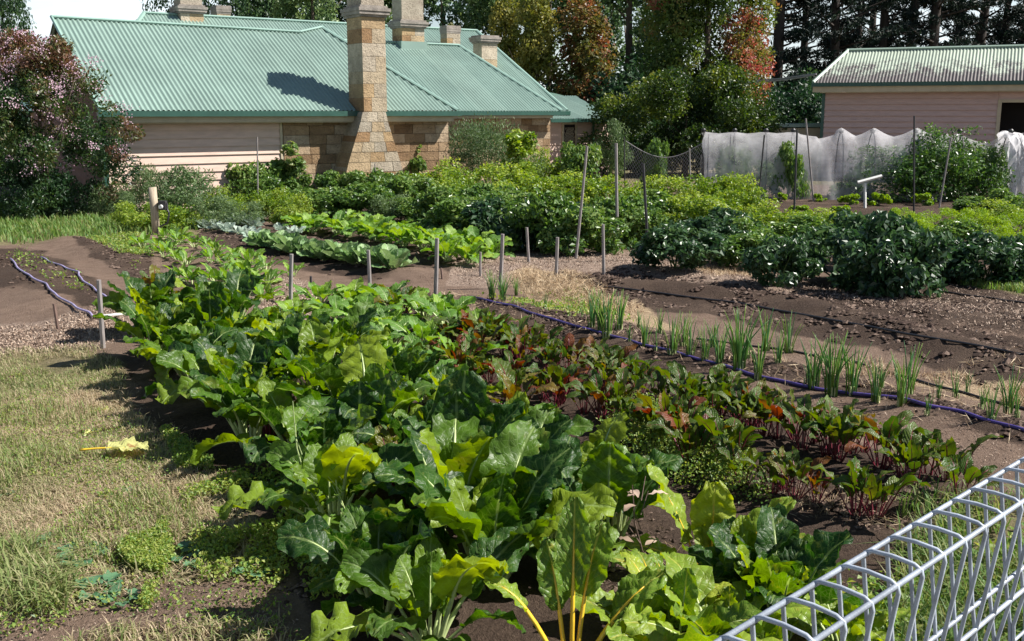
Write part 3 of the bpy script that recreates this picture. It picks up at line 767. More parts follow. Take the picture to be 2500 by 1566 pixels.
mb = MB(); hbox(mb, tl, D[0] - .1, -.06, -.022, ZE - .23, ZE - .06); hbox(mb, tl, tw2, -.34, -.06, ZE - .25, ZE - .232); hpart(mb, 'fascia', M['cream'])
# ---- rear wing to the right (set back)
o2 = -3.2
wing = empty('rear_wing', H(9, o2 - .4, ZG), 0, 'set-back sandstone wing with green hip roof right of the tall front chimney', 'cottage wing')
def wpart(mb, name, mat, root, smooth=False):
    o = mb.build(name, mat, root, smooth); o.location = -Vector(root.location); return o
a2 = roof_pt(1120, 112, o2); d2 = roof_pt(1362, 263, o2); b2 = roof_pt(905, 104, o2)
q2 = a2[1]
O2 = np.array(tuple(H(0, o2, ZE))); tL = b2[0] - 3.0
mb = MB(); corr_sheet(mb, O2, E3, UPV, RN, [(tL, 0), (d2[0], 0), a2, (tL, q2)])
wpart(mb, 'front_roof', M['roof'], wing, True)
mb = MB(); v = [tuple(O2 + E3 * a2[0] + UPV * q2), tuple(O2 + E3 * d2[0]), tuple(H(d2[0] + .1, o2 - 2 * q2, ZE)), tuple(H(tL, o2 - 2 * q2, ZE)), tuple(O2 + E3 * tL + UPV * q2)]
mb.add(v, [(0, 1, 2), (0, 2, 3, 4)], .5); wpart(mb, 'back_roof', M['roof'], wing)
def rp2(t, q, O=O2, lift=.02): return Vector(tuple(O + E3 * t + UPV * q + RN * lift))
mb = MB(); mb.tube([rp2(tL, q2), rp2(*a2)], .07, 6, flat=.6); mb.tube([rp2(*a2), rp2(d2[0], 0)], .06, 6, flat=.6)
wpart(mb, 'ridge_capping', bpy.data.materials['ridge_green'], wing)
mb = MB(); hbox(mb, tL, d2[0] + .08, o2 - .02, o2 + .10, ZE - .115, ZE - .005); wpart(mb, 'gutter', M['gutter'], wing)
mb = MB(); hbox(mb, tL, d2[0] - .3, o2 - .4, o2 - .03, ZE - .2, ZE - .118); wpart(mb, 'fascia', M['cream'], wing)
tv1 = t_of(1341, o2 - .35)
mb = MB(); hbox(mb, tL, tv1 - .01, o2 - .55, o2 - .36, ZG, ZE - .03); stone_face(mb, D[0] - 1.2, tv1, o2 - .30, ZG, ZE - .2, .21, .3, .65, .05)
mb.box(H(tv1 - .1, o2 - 2.5, (ZG + ZE) / 2), (.2, 4, ZE - ZG - .1), .4, HM)
wpart(mb, 'sandstone_wall', [M['rubble']], wing)
# ---- big hip roof behind
q3 = 30.0 - (E0 @ -nv)
Z3 = 4.28
tA = t_of(352, -q3, Z3); tB = t_of(1164, -q3, Z3)
back = empty('back_range', H(4, -q3 + 3, ZG), 0, 'big green hip roofed building standing behind the front cottage roofs', 'building')
O3 = np.array(tuple(H(0, -q3 + 4.7, Z3 - 4.7 * TP)))
tC = t_of(1385, -q3 + 4.7, Z3 - 4.7 * TP)
mb = MB(); corr_sheet(mb, O3, E3, UPV, RN, [(tA - 3, 0), (tC, 0), (tB, 4.7), (tA, 4.7)])
wpart(mb, 'front_roof', M['roof'], back, True)
mb = MB(); zz = Z3 - 4.7 * TP
cor = [H(tA - 3, -q3 + 4.7, zz), H(tC, -q3 + 4.7, zz), H(tC, -q3 - 4.7, zz), H(tA - 3, -q3 - 4.7, zz), H(tA, -q3, Z3 - .01), H(tB, -q3, Z3 - .01)]
mb.add([tuple(q) for q in cor], [(1, 2, 5), (2, 3, 4, 5), (3, 0, 4)], .5); wpart(mb, 'back_roof', M['roof2'], back)
mb = MB(); mb.tube([H(tA, -q3, Z3 + .02), H(tB, -q3, Z3 + .02)], .07, 6, flat=.6); mb.tube([H(tB, -q3, Z3 + .02), H(tC, -q3 + 4.7, zz + .02)], .06, 6, flat=.6); mb.tube([H(tA, -q3, Z3 + .02), H(tA - 3, -q3 + 4.7, zz + .02)], .06, 6)
wpart(mb, 'ridge_capping', bpy.data.materials['ridge_green'], back)
mb = MB(); hbox(mb, tA - 2.4, tC - .6, -q3 - 4.1, -q3 + 4.1, ZG, zz - .05); wpart(mb, 'wall', M['rubble'], back)
mb = MB(); hbox(mb, tA - 3, tC + .05, -q3 + 4.7, -q3 + 4.8, zz - .12, zz - .01); wpart(mb, 'gutter', M['gutter'], back)

# ---- annex with screen door
oa = -4.0; za = 1.40
ta0 = t_of(1346, oa - .2, 0); ta1 = t_of(1500, oa - .2, 0)
annex = empty('boarded_annex', H(ta0, oa - .3, ZG), 0, 'small cream-pink boarded annex with lattice screen door and low green roof', 'annex')
mb = MB(); weatherboards(mb, H(ta0, oa - .3, 0), E3, N3, ta1 - ta0, ZG, za - .02, .19); hbox(mb, ta0, ta1, oa - .5, oa - .302, ZG, za - .03)
wpart(mb, 'boarded_wall', M['pink'], annex)
UPA = np.array((-nv[0], -nv[1], .28)); RNA = np.cross(E3, UPA); RNA /= np.linalg.norm(RNA)
tr0 = t_of(1343, oa, za); tr1 = t_of(1500, oa, za)
mb = MB(); corr_sheet(mb, np.array(tuple(H(0, oa, za))), E3, UPA, RNA, [(tr0, 0), (tr1, 0), (tr1 + .5, 2.6), (tr0, 2.6)])
wpart(mb, 'roof', M['roof'], annex, True)
mb = MB(); OA2 = np.array(tuple(H(0, oa - 2.6, za + .28 * 2.6))); UPB2 = np.array((-nv[0], -nv[1], .16))
corr_sheet(mb, OA2, E3, UPB2, RNA, [(tr0 - .3, 0), (tr1, 0), (tr1 - .2, 3.2), (tr0 - .3, 3.2)]); wpart(mb, 'rear_roof', M['roof2'], annex, True)
mb = MB(); hbox(mb, tr0 - .03, tr1, oa, oa + .1, za - .1, za); wpart(mb, 'gutter', M['gutter'], annex)
td0 = t_of(1379, oa - .2, .8); td1 = t_of(1407, oa - .2, .8)
mb = MB()
for a_, b_ in ((td0 - .07, td0), (td1, td1 + .07)): hbox(mb, a_, b_, oa - .3, oa - .24, ZG, za - .17)
hbox(mb, td0 - .07, td1 + .07, oa - .3, oa - .24, za - .17, za - .09); df = wpart(mb, 'door_frame', M['cream'], annex)
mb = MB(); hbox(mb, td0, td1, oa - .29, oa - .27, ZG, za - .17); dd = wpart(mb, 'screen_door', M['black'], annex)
mb = MB()
for i in range(-12, 26):
    a_ = td0 + i * .05
    for sg in (1, -1):
        P = []
        for kx in range(0, 12):
            tt = a_ + sg * kx * .08; zz_ = ZG + .1 + kx * .14
            if td0 < tt < td1 and zz_ < za - .2: P.append(H(tt, oa - .262, zz_))
        if len(P) > 1: mb.tube(P, .006, 3)
if mb.n: lt = wpart(mb, 'lattice', M['cream'], annex)
tdp = t_of(1448, oa - .2, .8)
mb = MB(); mb.tube([H(tdp, oa - .2, ZG), H(tdp, oa - .2, za - .1)], .04, 6); wpart(mb, 'downpipe', M['gutter'], annex)

# ---- chimneys
def chimney(name, label, px0, px1, o, zb, zcorn, ztop, depth, cornice=.09, hidden_base=0, course=.31, taper=None, mat='stone', pot=False):
    t0, t1 = t_of(px0, o, zcorn), t_of(px1, o, zcorn)
    root = empty(name, H((t0 + t1) / 2, o - depth / 2, zb), 0, label, 'chimney')
    mb = MB(); z = zb; r_ = 0
    while z < zcorn - .02:
        h_ = min(course * rnd.uniform(.85, 1.1), zcorn - z)
        if zcorn - z - h_ < .12: h_ = zcorn - z
        spl = [(0, 1)] if r_ % 2 == 0 and rnd.random() < .5 else [(0, sx := rnd.uniform(.3, .7)), (sx, 1)]
        for f0, f1 in spl:
            a_ = t0 + (t1 - t0) * f0; b_ = t0 + (t1 - t0) * f1
            hbox(mb, a_ + .003, b_ - .003, o, o - depth, z + .004, z + h_ - .004, rnd.random())
        z += h_; r_ += 1
    hbox(mb, t0 + .012, t1 - .012, o - .012, o - depth + .012, zb, zcorn, .9)
    wpart(mb, 'shaft', M[mat], root)
    mb = MB(); z = zcorn
    for i, (gr, h_) in enumerate(((.35, .05), (.8, .07), (1.0, .07), (.45, .05))):
        e_ = cornice * gr; hbox(mb, t0 - e_, t1 + e_, o + e_, o - depth - e_, z, z + h_ - .001, .6); z += h_
    wpart(mb, 'cornice', M['lead'], root)
    if ztop > z + .05:
        mb = MB(); hbox(mb, t0 + .015, t1 - .015, o - .015, o - depth + .015, z, ztop, .75); wpart(mb, 'upper_shaft', M[mat], root)
    if pot:
        mb = MB(); c = H((t0 + t1) / 2, o - depth / 2, max(ztop, z)); mb.lathe(tuple(c), [(.15, 0), (.13, .1), (.12, .35), (.15, .4), (.14, .45)], 10); wpart(mb, 'chimney_pot', M['lead'], root)
    return root, t0, t1
# tall front chimney with sloping buttress
oc = .32
tc0, tc1 = t_of(882, oc, 2.4), t_of(940, oc, 2.4)
zc = aty(905, 40, H(tc0, oc, 0).y).z
ch, _, _ = chimney('front_chimney', 'tall sandstone chimney with splayed base against the cottage front wall', 882, 940, oc, ZE - .02, zc, zc + .75, .72, .10, course=.30)
mb = MB(); tm = (tc0 + tc1) / 2; hw0 = (tc1 - tc0) / 2
tb0, tb1 = t_of(846, oc, -.1), t_of(984, oc, -.1)
def tap(t, z):
    f = min(1, max(0, (z - .35) / (ZE - .45))); l_ = tb0 + (tc0 - tb0) * f; r_ = tb1 + (tc1 - tb1) * f
    return l_ + (r_ - l_) * (t - tb0) / (tb1 - tb0)
stone_face(mb, tb0, tb1, oc, ZG, ZE - .02, .22, .3, .6, .68, tap, random.Random(5))
v = []
for z_ in (ZG, .35, ZE - .05):
    for t_ in (tap(tb0, z_) + .015, tap(tb1, z_) - .015):
        for o_ in (oc - .012, oc - .66): v.append(tuple(H(t_, o_, z_)))
mb.add(v, [(0, 2, 6, 4), (4, 6, 10, 8), (0, 4, 5, 1), (4, 8, 9, 5), (2, 3, 7, 6), (6, 7, 11, 10)], .9)
wpart(mb, 'buttress', [M['stone']], ch)
def zat(px, py, o):
    t_ = t_of(px, o, 3.5); return aty(px, py, H(t_, o, 0).y).z
o_r2 = o2 - q2
c2, a_, b_ = chimney('pale_chimney', 'pale rendered chimney on the ridge of the set-back wing, top out of view', 981, 1036, o_r2 + .3, zat(1010, 116, o_r2), zat(1010, 72, o_r2), zat(1010, 60, o_r2) + 1.6, .6, .11)
mb = MB(); hbox(mb, a_ - .06, b_ + .06, o_r2 + .36, o_r2 - .3, zat(1010, 122, o_r2) - .1, zat(1010, 104, o_r2)); wpart(mb, 'flashing', M['roof'], c2)
chimney('ridge_chimney', 'sandstone chimney on the back roof near its left end, left of the tall one', 441, 497, -q3 + .3, Z3 - .4, zat(470, 36, -q3), zat(470, 20, -q3) + 1.0, .6, .10)
chimney('low_chimney', 'small low dark chimney stub behind the long green ridge', 530, 563, -q3 - 1.2, Z3 - .8, zat(546, 34, -q3 - 1.2), 0, .5, .03)
chimney('brick_chimney', 'small reddish brick chimney stub on the ridge right of the pale chimney', 1091, 1124, o_r2 - .8, 2.6, zat(1107, 82, o_r2 - .8), 0, .4, .02)
chimney('end_chimney', 'sandstone chimney with moulded cap on the far right roof slope', 1176, 1214, -q3 + 2.4, 2.6, zat(1195, 106, -q3 + 2.4), zat(1195, 88, -q3 + 2.4), .5, .10, course=.34)

# ---- shed at the right
sv = np.array((math.cos(R(-25)), math.sin(R(-25)))); so = np.array((-math.sin(R(25)), -math.cos(R(25))))
yS = 31.0; rr = ray(1985, 205); S0 = np.array((rr[0] * yS / rr[1], yS)); zS = aty(1985, 203, yS).z
SM = np.array([[sv[0], so[0], 0], [sv[1], so[1], 0], [0, 0, 1]])
def S(t, o, z): p = S0 + sv * t + so * o; return Vector((p[0], p[1], z))
def sbox(mb, t0, t1, o0, o1, z0, z1): mb.box(S((t0 + t1) / 2, (o0 + o1) / 2, (z0 + z1) / 2), (abs(t1 - t0), abs(o1 - o0), abs(z1 - z0)), .5, SM)
def ts_of(px, o, z):
    lo_, hi_ = -3.0, 14.0
    for _ in range(50):
        m_ = (lo_ + hi_) / 2; q = S(m_, o, z); x_, _y = proj(q.x, q.y, q.z)
        if x_ < px: lo_ = m_
        else: hi_ = m_
    return m_
shed = empty('garden_shed', S(4, -.4, ZG), 0, 'long shed with lichen-stained pale roof, pinkish boards and dark open doorway', 'shed')
L = 11.0; s3 = e3(sv); o3 = e3(so)
UPS = np.array((-so[0], -so[1], .62)); RS = np.cross(s3, UPS); RS /= np.linalg.norm(RS)
def sroof(px, py):
    r = ray(px, py); nn = -so; base = S0 @ nn; a = r[0] * nn[0] + r[1] * nn[1]
    s_ = (CAMH - zS + .62 * base) / (.62 * a - r[2]); P = np.array((r[0] * s_, r[1] * s_)); return (P - S0) @ sv, P @ nn - base
ra = sroof(2072, 124)
mb = MB(); corr_sheet(mb, np.array(tuple(S(0, 0, zS))), s3, UPS, RS, [(0, 0), (L, 0), (L, ra[1]), (ra[0], ra[1])], .09, .012)
wpart(mb, 'front_roof', M['shedroof'], shed, True)
mb = MB(); zr_ = zS + .62 * ra[1]
mb.add([tuple(S(ra[0], -ra[1], zr_ - .01)), tuple(S(L, -ra[1], zr_ - .01)), tuple(S(L, -2 * ra[1], zS)), tuple(S(0, -2 * ra[1], zS)), tuple(S(0, 0, zS - .005))], [(0, 1, 2, 3), (0, 3, 4)], .5)
wpart(mb, 'back_roof', M['roof2'], shed)
mb = MB(); mb.tube([S(ra[0] - .05, -ra[1], zr_ + .02), S(L, -ra[1], zr_ + .02)], .07, 6, flat=.6); mb.tube([S(ra[0], -ra[1], zr_ + .02), S(0, 0, zS + .02)], .05, 6); wpart(mb, 'ridge_capping', roofmat('shed_ridge', (.34, .44, .36)), shed)
mb = MB(); sbox(mb, -.03, L, 0, .1, zS - .11, zS - .003); wpart(mb, 'gutter', M['gutter'], shed)
mb = MB(); sbox(mb, 0, L, -.05, -.002, zS - .27, zS - .09); sbox(mb, .2, L, -.45, -.05, zS - .29, zS - .272); wpart(mb, 'fascia', M['cream'], shed)
wl0 = ts_of(2014, -.45, 1.8); wl1 = ts_of(2436, -.45, 1.8)
mb = MB(); weatherboards(mb, S(wl0, -.45, 0), s3, o3, wl1 - wl0, ZG, zS - .29, .165, .05); sbox(mb, wl0, wl1, -.6, -.455, ZG, zS - .28)
mb.box(S(wl0 + .06, -3, (ZG + zS) / 2 - .1), (.1, 4.9, zS - ZG - .2), .5, SM); sbox(mb, wl1, L, -.6, -.46, zS - .52, zS - .28); wpart(mb, 'boarded_wall', M['shedpink'], shed)
mb = MB(); sbox(mb, wl0 - .09, wl0, -.48, -.4, ZG, zS - .28); wpart(mb, 'corner_post', M['gutter'], shed)
mb = MB(); sbox(mb, wl1, wl1 + .1, -.47, -.40, ZG, zS - .50); sbox(mb, wl1 + .1, L, -.47, -.40, zS - .58, zS - .50); wpart(mb, 'door_frame', M['cream'], shed)
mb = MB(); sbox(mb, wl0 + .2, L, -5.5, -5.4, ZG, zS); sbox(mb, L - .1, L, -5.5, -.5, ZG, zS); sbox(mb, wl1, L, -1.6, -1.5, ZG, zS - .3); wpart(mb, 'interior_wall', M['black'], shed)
# low green roof seen between shrub and shed
lt_ = empty('tank_shelter', aty(1940, 330, 33), 0, 'low green roof seen between the dense shrub and the shed', 'shelter')
mb = MB(); p = aty(1940, 306, 33); mb.box(p, (2.2, 1.6, .10)); wpart(mb, 'roof', M['roof'], lt_)
mb = MB(); mb.box((p.x, p.y, (p.z + ZG) / 2 - .04), (1.9, 1.3, p.z - ZG - .08)); wpart(mb, 'wall', M['cream'], lt_)
# power line
mb = MB()
p0 = aty(1830, 200, 36); p1 = S(.05, -.2, zS + .25)
for dz in (0, .05): mb.tube([p0 + Vector((-1.2, .5, -.12 + dz)), p0.lerp(p1, .2) + Vector((0, 0, dz - .04)), p0.lerp(p1, .5) + Vector((0, 0, dz - .06)), p0.lerp(p1, .8) + Vector((0, 0, dz - .04)), p1 + Vector((0, 0, dz * .4))], .022, 5)
tag(mb.build('power_cable', M['cable']), 'pale overhead cable running from the trees to the shed roof corner', 'cable')

# ------------------------------------------------------------------ trees
def trunk(mb, h, r, lean=(0, 0), limbs=5, rs=rnd, start=.35, spread=.4, seed=0, tw=1.0):
    pts = [Vector((lean[0] * f * f + rs.uniform(-.04, .04) * h * .2, lean[1] * f * f, h * f)) for f in (0, .15, .35, .6, .85, 1)]
    mb.tube(pts, [r * 1.35, r, r * .85, r * .6, r * .35, r * .12], 8)
    for i in range(limbs):
        f = start + (1 - start) * i / max(1, limbs); b = pts[0].lerp(pts[-1], f); b.z = h * f
        th = rs.uniform(0, 6.28); l_ = spread * h * (1.1 - f * .8) * rs.uniform(.7, 1.2)
        d = Vector((math.cos(th), math.sin(th), rs.uniform(.35, .9) * tw))
        mb.tube([b, b + d * l_ * .5, b + Vector((d.x, d.y, d.z * 1.5)) * l_], [r * .45 * (1.1 - f), r * .3 * (1.1 - f), r * .08], 5)
def tree(name, label, cat, mat, blobs, n, size, trunk_h, trunk_r, seed, bark='bark', limbs=6, gap=.42, gs=1.2, group=None, up=.5, shell=.5, tintvar=.22, spread=.3, hang=0, wd=.7, grad=0.0):
    rs = np.random.RandomState(seed)
    root = empty(name, (0, 0, 0), 0, label, cat, group)
    mb = MB(); trunk(mb, trunk_h, trunk_r, limbs=limbs, rs=random.Random(seed), spread=spread); mb.build('trunk', M[bark], root, True)
    mb = MB(); P, d, tint = crown_pts(blobs, n, rs, gap, gs, shell)
    ln = size * rs.uniform(.6, 1.4, len(P))
    cl = (fbm(P[:, 0] * 1.7, P[:, 1] * 1.7, P[:, 2] * 1.7 + seed, 3) - .5) * 1.3
    var = np.clip(tint + cl + rs.normal(0, tintvar, len(P)) * .6 + grad * (P[:, 2] - np.mean(P[:, 2])), 0, 1)
    leafcloud(mb, P, d, ln, ln * wd, rs, var, up=up, hang=hang); mb.build('crown', M[mat], root)
    return root
def rblobs(rs, n, R0, H0, H1, rad, tint=(.2, .7), taper=0.0, flat=1.0):
    o = []
    for i in range(n):
        f = (i + .5) / n; z = H0 + (H1 - H0) * f; rr_ = R0 * (1 - taper * f) * (.35 + .65 * math.sin(math.pi * min(1, .12 + f * .88)) ** .5)
        th = rs.uniform(0, 6.28); k_ = rs.uniform(.2, .9)
        r_ = rad * rs.uniform(.65, 1.2) * (1 - taper * f * .6)
        o.append((rr_ * k_ * math.cos(th), rr_ * k_ * math.sin(th), z, r_, r_, r_ * flat * rs.uniform(.8, 1.3), rs.uniform(*tint)))
    return o
def at_px(px, y, z=ZG):
    r = ray(px, 400); zz_ = z
    # solve x so that point (x, y, 2.5) projects to px
    d = y * CP - (2.5 - CAMH) * SP
    return Vector(((px - 1250) / 2500 * d, y, zz_))
RT = random.Random(21)
# broad dark trees
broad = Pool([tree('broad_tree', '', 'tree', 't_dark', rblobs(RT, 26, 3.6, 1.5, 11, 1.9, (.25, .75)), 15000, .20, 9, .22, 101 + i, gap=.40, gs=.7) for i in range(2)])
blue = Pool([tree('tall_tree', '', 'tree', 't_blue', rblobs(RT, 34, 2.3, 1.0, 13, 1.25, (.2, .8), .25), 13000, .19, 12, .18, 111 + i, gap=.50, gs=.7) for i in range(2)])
olive = Pool([tree('columnar_tree', '', 'tree', 't_olive', rblobs(RT, 26, 1.0, .3, 6.4, .85, (.35, .9), .25), 9000, .17, 6, .10, 121, gap=.38, gs=1.1, up=.2)])
red = Pool([tree('autumn_tree', '', 'tree', 't_red', rblobs(RT, 26, 1.3, .3, 6.2, .95, (.05, .62), .2), 9000, .17, 6, .10, 131, gap=.38, gs=1.1)])
for px, y, s_, lab in ((22, 44, (.36, .36, 1), 'dark tree at the far left edge against the pale sky'),
                       (455, 52, (.42, .42, .95), 'dark tree rising behind the left ridge chimney'),
                       (600, 50, (.6, .6, .95), 'dark tree behind the small low chimney stub'),
                       (730, 53, (.7, .7, 1.0), 'dark tree behind the green roofs just right of the low chimney stub'),
                       (835, 56, 1.0, 'dark tree hidden partly by the tall sandstone chimney')):
    broad.put(at_px(px, y), RT.uniform(0, 6), s_, lab, 'dark trees behind the cottage')
for i, (px, y, s_, lab) in enumerate(((930, 50, .95, 'bluish green tree between the tall chimney and the pale chimney'),
    (1085, 48, .95, 'bluish green tree behind the brick chimney stub'), (1165, 53, 1.0, 'bluish green tree behind the moulded chimney at the roof end'),
    (1255, 49, .9, 'bluish green tree standing behind the yellow-olive columnar tree'), (1340, 54, 1, 'bluish tall tree behind the gap of the two columnar trees'),
    (1440, 51, .95, 'bluish tall tree behind the reddening columnar tree'), (1530, 46, 1.05, 'dark bluish tree left of the big autumn tree'),
    (1600, 55, 1, 'bluish tree far behind the big autumn tree'), (770, 46, .7, 'yellowish green tree glimpsed left of the tall front chimney'))):
    blue.put(at_px(px, y), RT.uniform(0, 6), s_, lab, 'bluish trees behind the cottage')
olive.put(at_px(1310, 41), 1.0, (.9, .9, .95), 'yellow-olive columnar tree right of the cottage roofs'); olive.put(at_px(1235, 42), 3, (.7, .7, .92), 'slimmer dark olive columnar tree beside the moulded chimney'); olive.put(at_px(1104, 44), 4, (.45, .45, .78), 'small yellow tree top showing above the brick chimney')
red.put(at_px(1430, 41), 1.0, (1.05, 1.05, .92), 'reddening columnar tree left of the dense dark shrub')
for pl in (broad, blue, olive, red): pl.drop_unused()
# big autumn tree
bl = []
r_ = random.Random(5)
for i in range(60):
    z = r_.uniform(2.5, 9); wdt = 2.1 * (1 - abs(z - 4.8) / 9)
    x_ = r_.uniform(-1, 1) * wdt; y_ = r_.uniform(-1, 1) * wdt * .7
    tint = .05 + .26 * r_.random()
    if (x_ > .9 and z < 5.4) or (x_ < -1.2 and z > 5.2): tint = r_.uniform(.55, .8)
    bl.append((x_, y_, z, r_.uniform(.6, 1.0), r_.uniform(.6, 1.0), r_.uniform(.7, 1.2), tint))
M['t_big'] = leafmat('turning_tree_leaf', [(0, (.04, .075, .014)), (.35, (.10, .15, .028)), (.6, (.20, .18, .045)), (.8, (.29, .12, .07)), (1, (.36, .10, .08))], .35, rough=.5)
bt = tree('maple_tree', 'big autumn tree turning from olive green to pinkish red behind the dense shrub', 'tree', 't_big', bl, 42000, .12, 8, .16, 141, gap=.27, gs=1.3, tintvar=.12, limbs=9)
bt.location = at_px(1725, 37)
# dense dark olive shrub
bl = []
for i in range(70):
    th = r_.uniform(0, 6.28); k_ = r_.random() ** .5; z = r_.uniform(.35, 3.0); wdt = 2.95 * (1 - ((z - 1.0) / 2.4) ** 2 * .65)
    bl.append((wdt * k_ * math.cos(th), wdt * k_ * .7 * math.sin(th), z, .68, .68, .5, r_.uniform(.15, .6) + .08 * (z - 1.5)))
ds = tree('dense_shrub', 'dense rounded dark olive shrub tree beside the annex, left of the netting', 'shrub', 'foliage_shrub', bl, 42000, .09, 2.2, .09, 151, gap=.28, gs=1.6, tintvar=.25, limbs=9, spread=.5)
ds.location = at_px(1678, 32)
# pines at the right
def pine(seed):
    rs = np.random.RandomState(seed); rr_ = random.Random(seed); root = empty('pine_tree', (0, 0, 0), 0, '', 'tree', 'dark pines behind the shed')
    mb = MB(); mb.tube([(0, 0, 0), (rr_.uniform(-.1, .1), 0, 4), (rr_.uniform(-.3, .3), 0, 9), (rr_.uniform(-.4, .4), 0, 16)], [.24, .2, .15, .05], 8)
    bl = []
    z = 1.0
    while z < 15:
        th = rr_.uniform(0, 6.28); l_ = (2.9 - z * .13) * rr_.uniform(.6, 1.15); d = Vector((math.cos(th), math.sin(th), .18))
        b = Vector((0, 0, z)); mb.tube([b, b + d * l_ * .5 + Vector((0, 0, .05)), b + d * l_ + Vector((0, 0, .3))], [.05, .035, .012], 5)
        for f in (.45, .7, .95):
            c = b + d * l_ * f
            if rr_.random() < .78: bl.append((c.x + rr_.uniform(-.2, .2), c.y, c.z + .1 + rr_.uniform(-.1, .3), rr_.uniform(.35, .7), rr_.uniform(.35, .7), rr_.uniform(.16, .34), rr_.uniform(.2, .7)))
        z += rr_.uniform(.12, .26)
    mb.build('trunk', M['pinebark'], root, True)
    mb = MB(); P, dd_, tint = crown_pts(bl, 13000, rs, .44, 1.2, .3)
    ln = .26 * rs.uniform(.6, 1.4, len(P)); leafcloud(mb, P, dd_, ln, ln * .22, rs, np.clip(tint + rs.normal(0, .2, len(P)), 0, 1), up=.3)
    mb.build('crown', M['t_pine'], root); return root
pines = Pool([pine(201), pine(202), pine(203)])
pl = [(1895, 45), (1960, 52), (2030, 46), (2085, 57), (2150, 48), (2215, 54), (2275, 47), (2330, 58), (2385, 50), (2440, 55), (2500, 48), (2560, 53), (2120, 62), (2480, 63)]
for i, (px, y) in enumerate(pl):
    lab = ('tall dark pine behind the shed roof, %s of the near row counted from the left' % ORD[i]) if i < 12 else ('dark pine in the far row behind the shed, %s counted from the left' % ORD[i - 12])
    pines.put(at_px(px, y), RT.uniform(0, 6), RT.uniform(.9, 1.15), lab)
# understory below the pines
und = Pool([tree('understory_shrub', '', 'shrub', 't_dark', rblobs(RT, 16, 1.6, .4, 2.6, .9, (.1, .6)), 6000, .16, 2, .08, 161, gap=.3)])
for i, (px, y, s_) in enumerate(((1880, 40, 1.0), (1935, 44, 1.2), (1985, 40, 1.0), (2080, 52, 1.3), (2200, 50, 1.2), (2330, 52, 1.2), (2450, 50, 1.2), (1540, 42, 1.3), (1490, 40, 1.1), (1390, 44, 1.1), (-30, 40, 1.3), (60, 36, 1.1))):
    und.put(at_px(px, y), RT.uniform(0, 6), s_, ('dark shrub under the trees right of the house, %s from the shed side' % ORD[i]) if i < 10 else ('dark shrub beyond the pink flowering tree at the far left', 'dark shrub just left of the cottage gable end')[i - 10], 'dark undergrowth')
# far woodland closing the horizon
mb = MB(); rs = np.random.RandomState(77)
bl = []
for i in range(150):
    a_ = rs.uniform(-.75, .75); rr_ = rs.uniform(75, 95); bl.append((rr_ * math.sin(a_), rr_ * math.cos(a_), rs.uniform(0, 1.6), rs.uniform(3, 5), rs.uniform(2, 3), rs.uniform(1, 1.8), rs.uniform(.1, .6)))
P, d, tint = crown_pts(bl, 30000, rs, .2, .3, .5)
ln = .7 * rs.uniform(.6, 1.4, len(P)); leafcloud(mb, P, d, ln, ln * .7, rs, np.clip(tint + rs.normal(0, .2, len(P)), 0, 1))
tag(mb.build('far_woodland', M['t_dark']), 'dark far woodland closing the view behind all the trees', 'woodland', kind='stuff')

# ------------------------------------------------------------------ pink flowering tree at the left
bl = []; r_ = random.Random(9)
for i in range(90):
    th = r_.uniform(0, 6.28); z = .15 + 3.1 * i / 90; prof = [(0, 1.25), (.5, 1.5), (1.4, 1.7), (2.2, 1.35), (2.9, .8), (3.4, .35)]
    for (za_, ra_), (zb_, rb_) in zip(prof[:-1], prof[1:]):
        if za_ <= z <= zb_: wdt = ra_ + (rb_ - ra_) * (z - za_) / (zb_ - za_)
    k_ = r_.random() ** .45
    bl.append((wdt * k_ * math.cos(th), wdt * k_ * math.sin(th), z, .36, .36, .32, .10 + .55 * max(0, (z - .9) / 2.4) + r_.uniform(-.08, .12)))
for dx, dz in ((1.6, 1.75), (1.85, 1.6), (1.55, 1.25), (1.35, 2.05), (1.15, 2.35), (1.25, .5)): bl.append((dx, -.3, dz, .26, .26, .2, .55))
my = tree('flowering_myrtle', 'large bush with reddish leaves and pink blossom at the left edge by the house', 'flowering tree', 't_myrtle', bl, 34000, .075, 2.6, .07, 171, gap=.37, gs=2.2, tintvar=.2, limbs=12, spread=.5, wd=.5)
mb = MB(); rs = np.random.RandomState(4)
for i in range(210):
    b = bl[rs.randint(25, len(bl))]
    d = rs.normal(size=3); d /= np.linalg.norm(d); d[1] = -abs(d[1])
    if b[2] < 1.0 and rs.rand() < .8: continue
    if (b[2] < 1.9 and rs.rand() < .6) or rs.rand() < .1: continue
    c = np.array(b[:3]) + d * np.array(b[3:6]) * 1.05
    n_ = rs.randint(10, 46); P = c + rs.normal(size=(n_, 3)) * np.array([.075, .075, .06]); leafcloud(mb, P, np.tile(d, (n_, 1)), .035, .03, rs, rs.uniform(0, 1, n_))
mb.build('blossom', M['blossom'], my)
p = gp(120, 536); my.location = (p.x, p.y, p.z); my.scale = (.94, .85, .98)

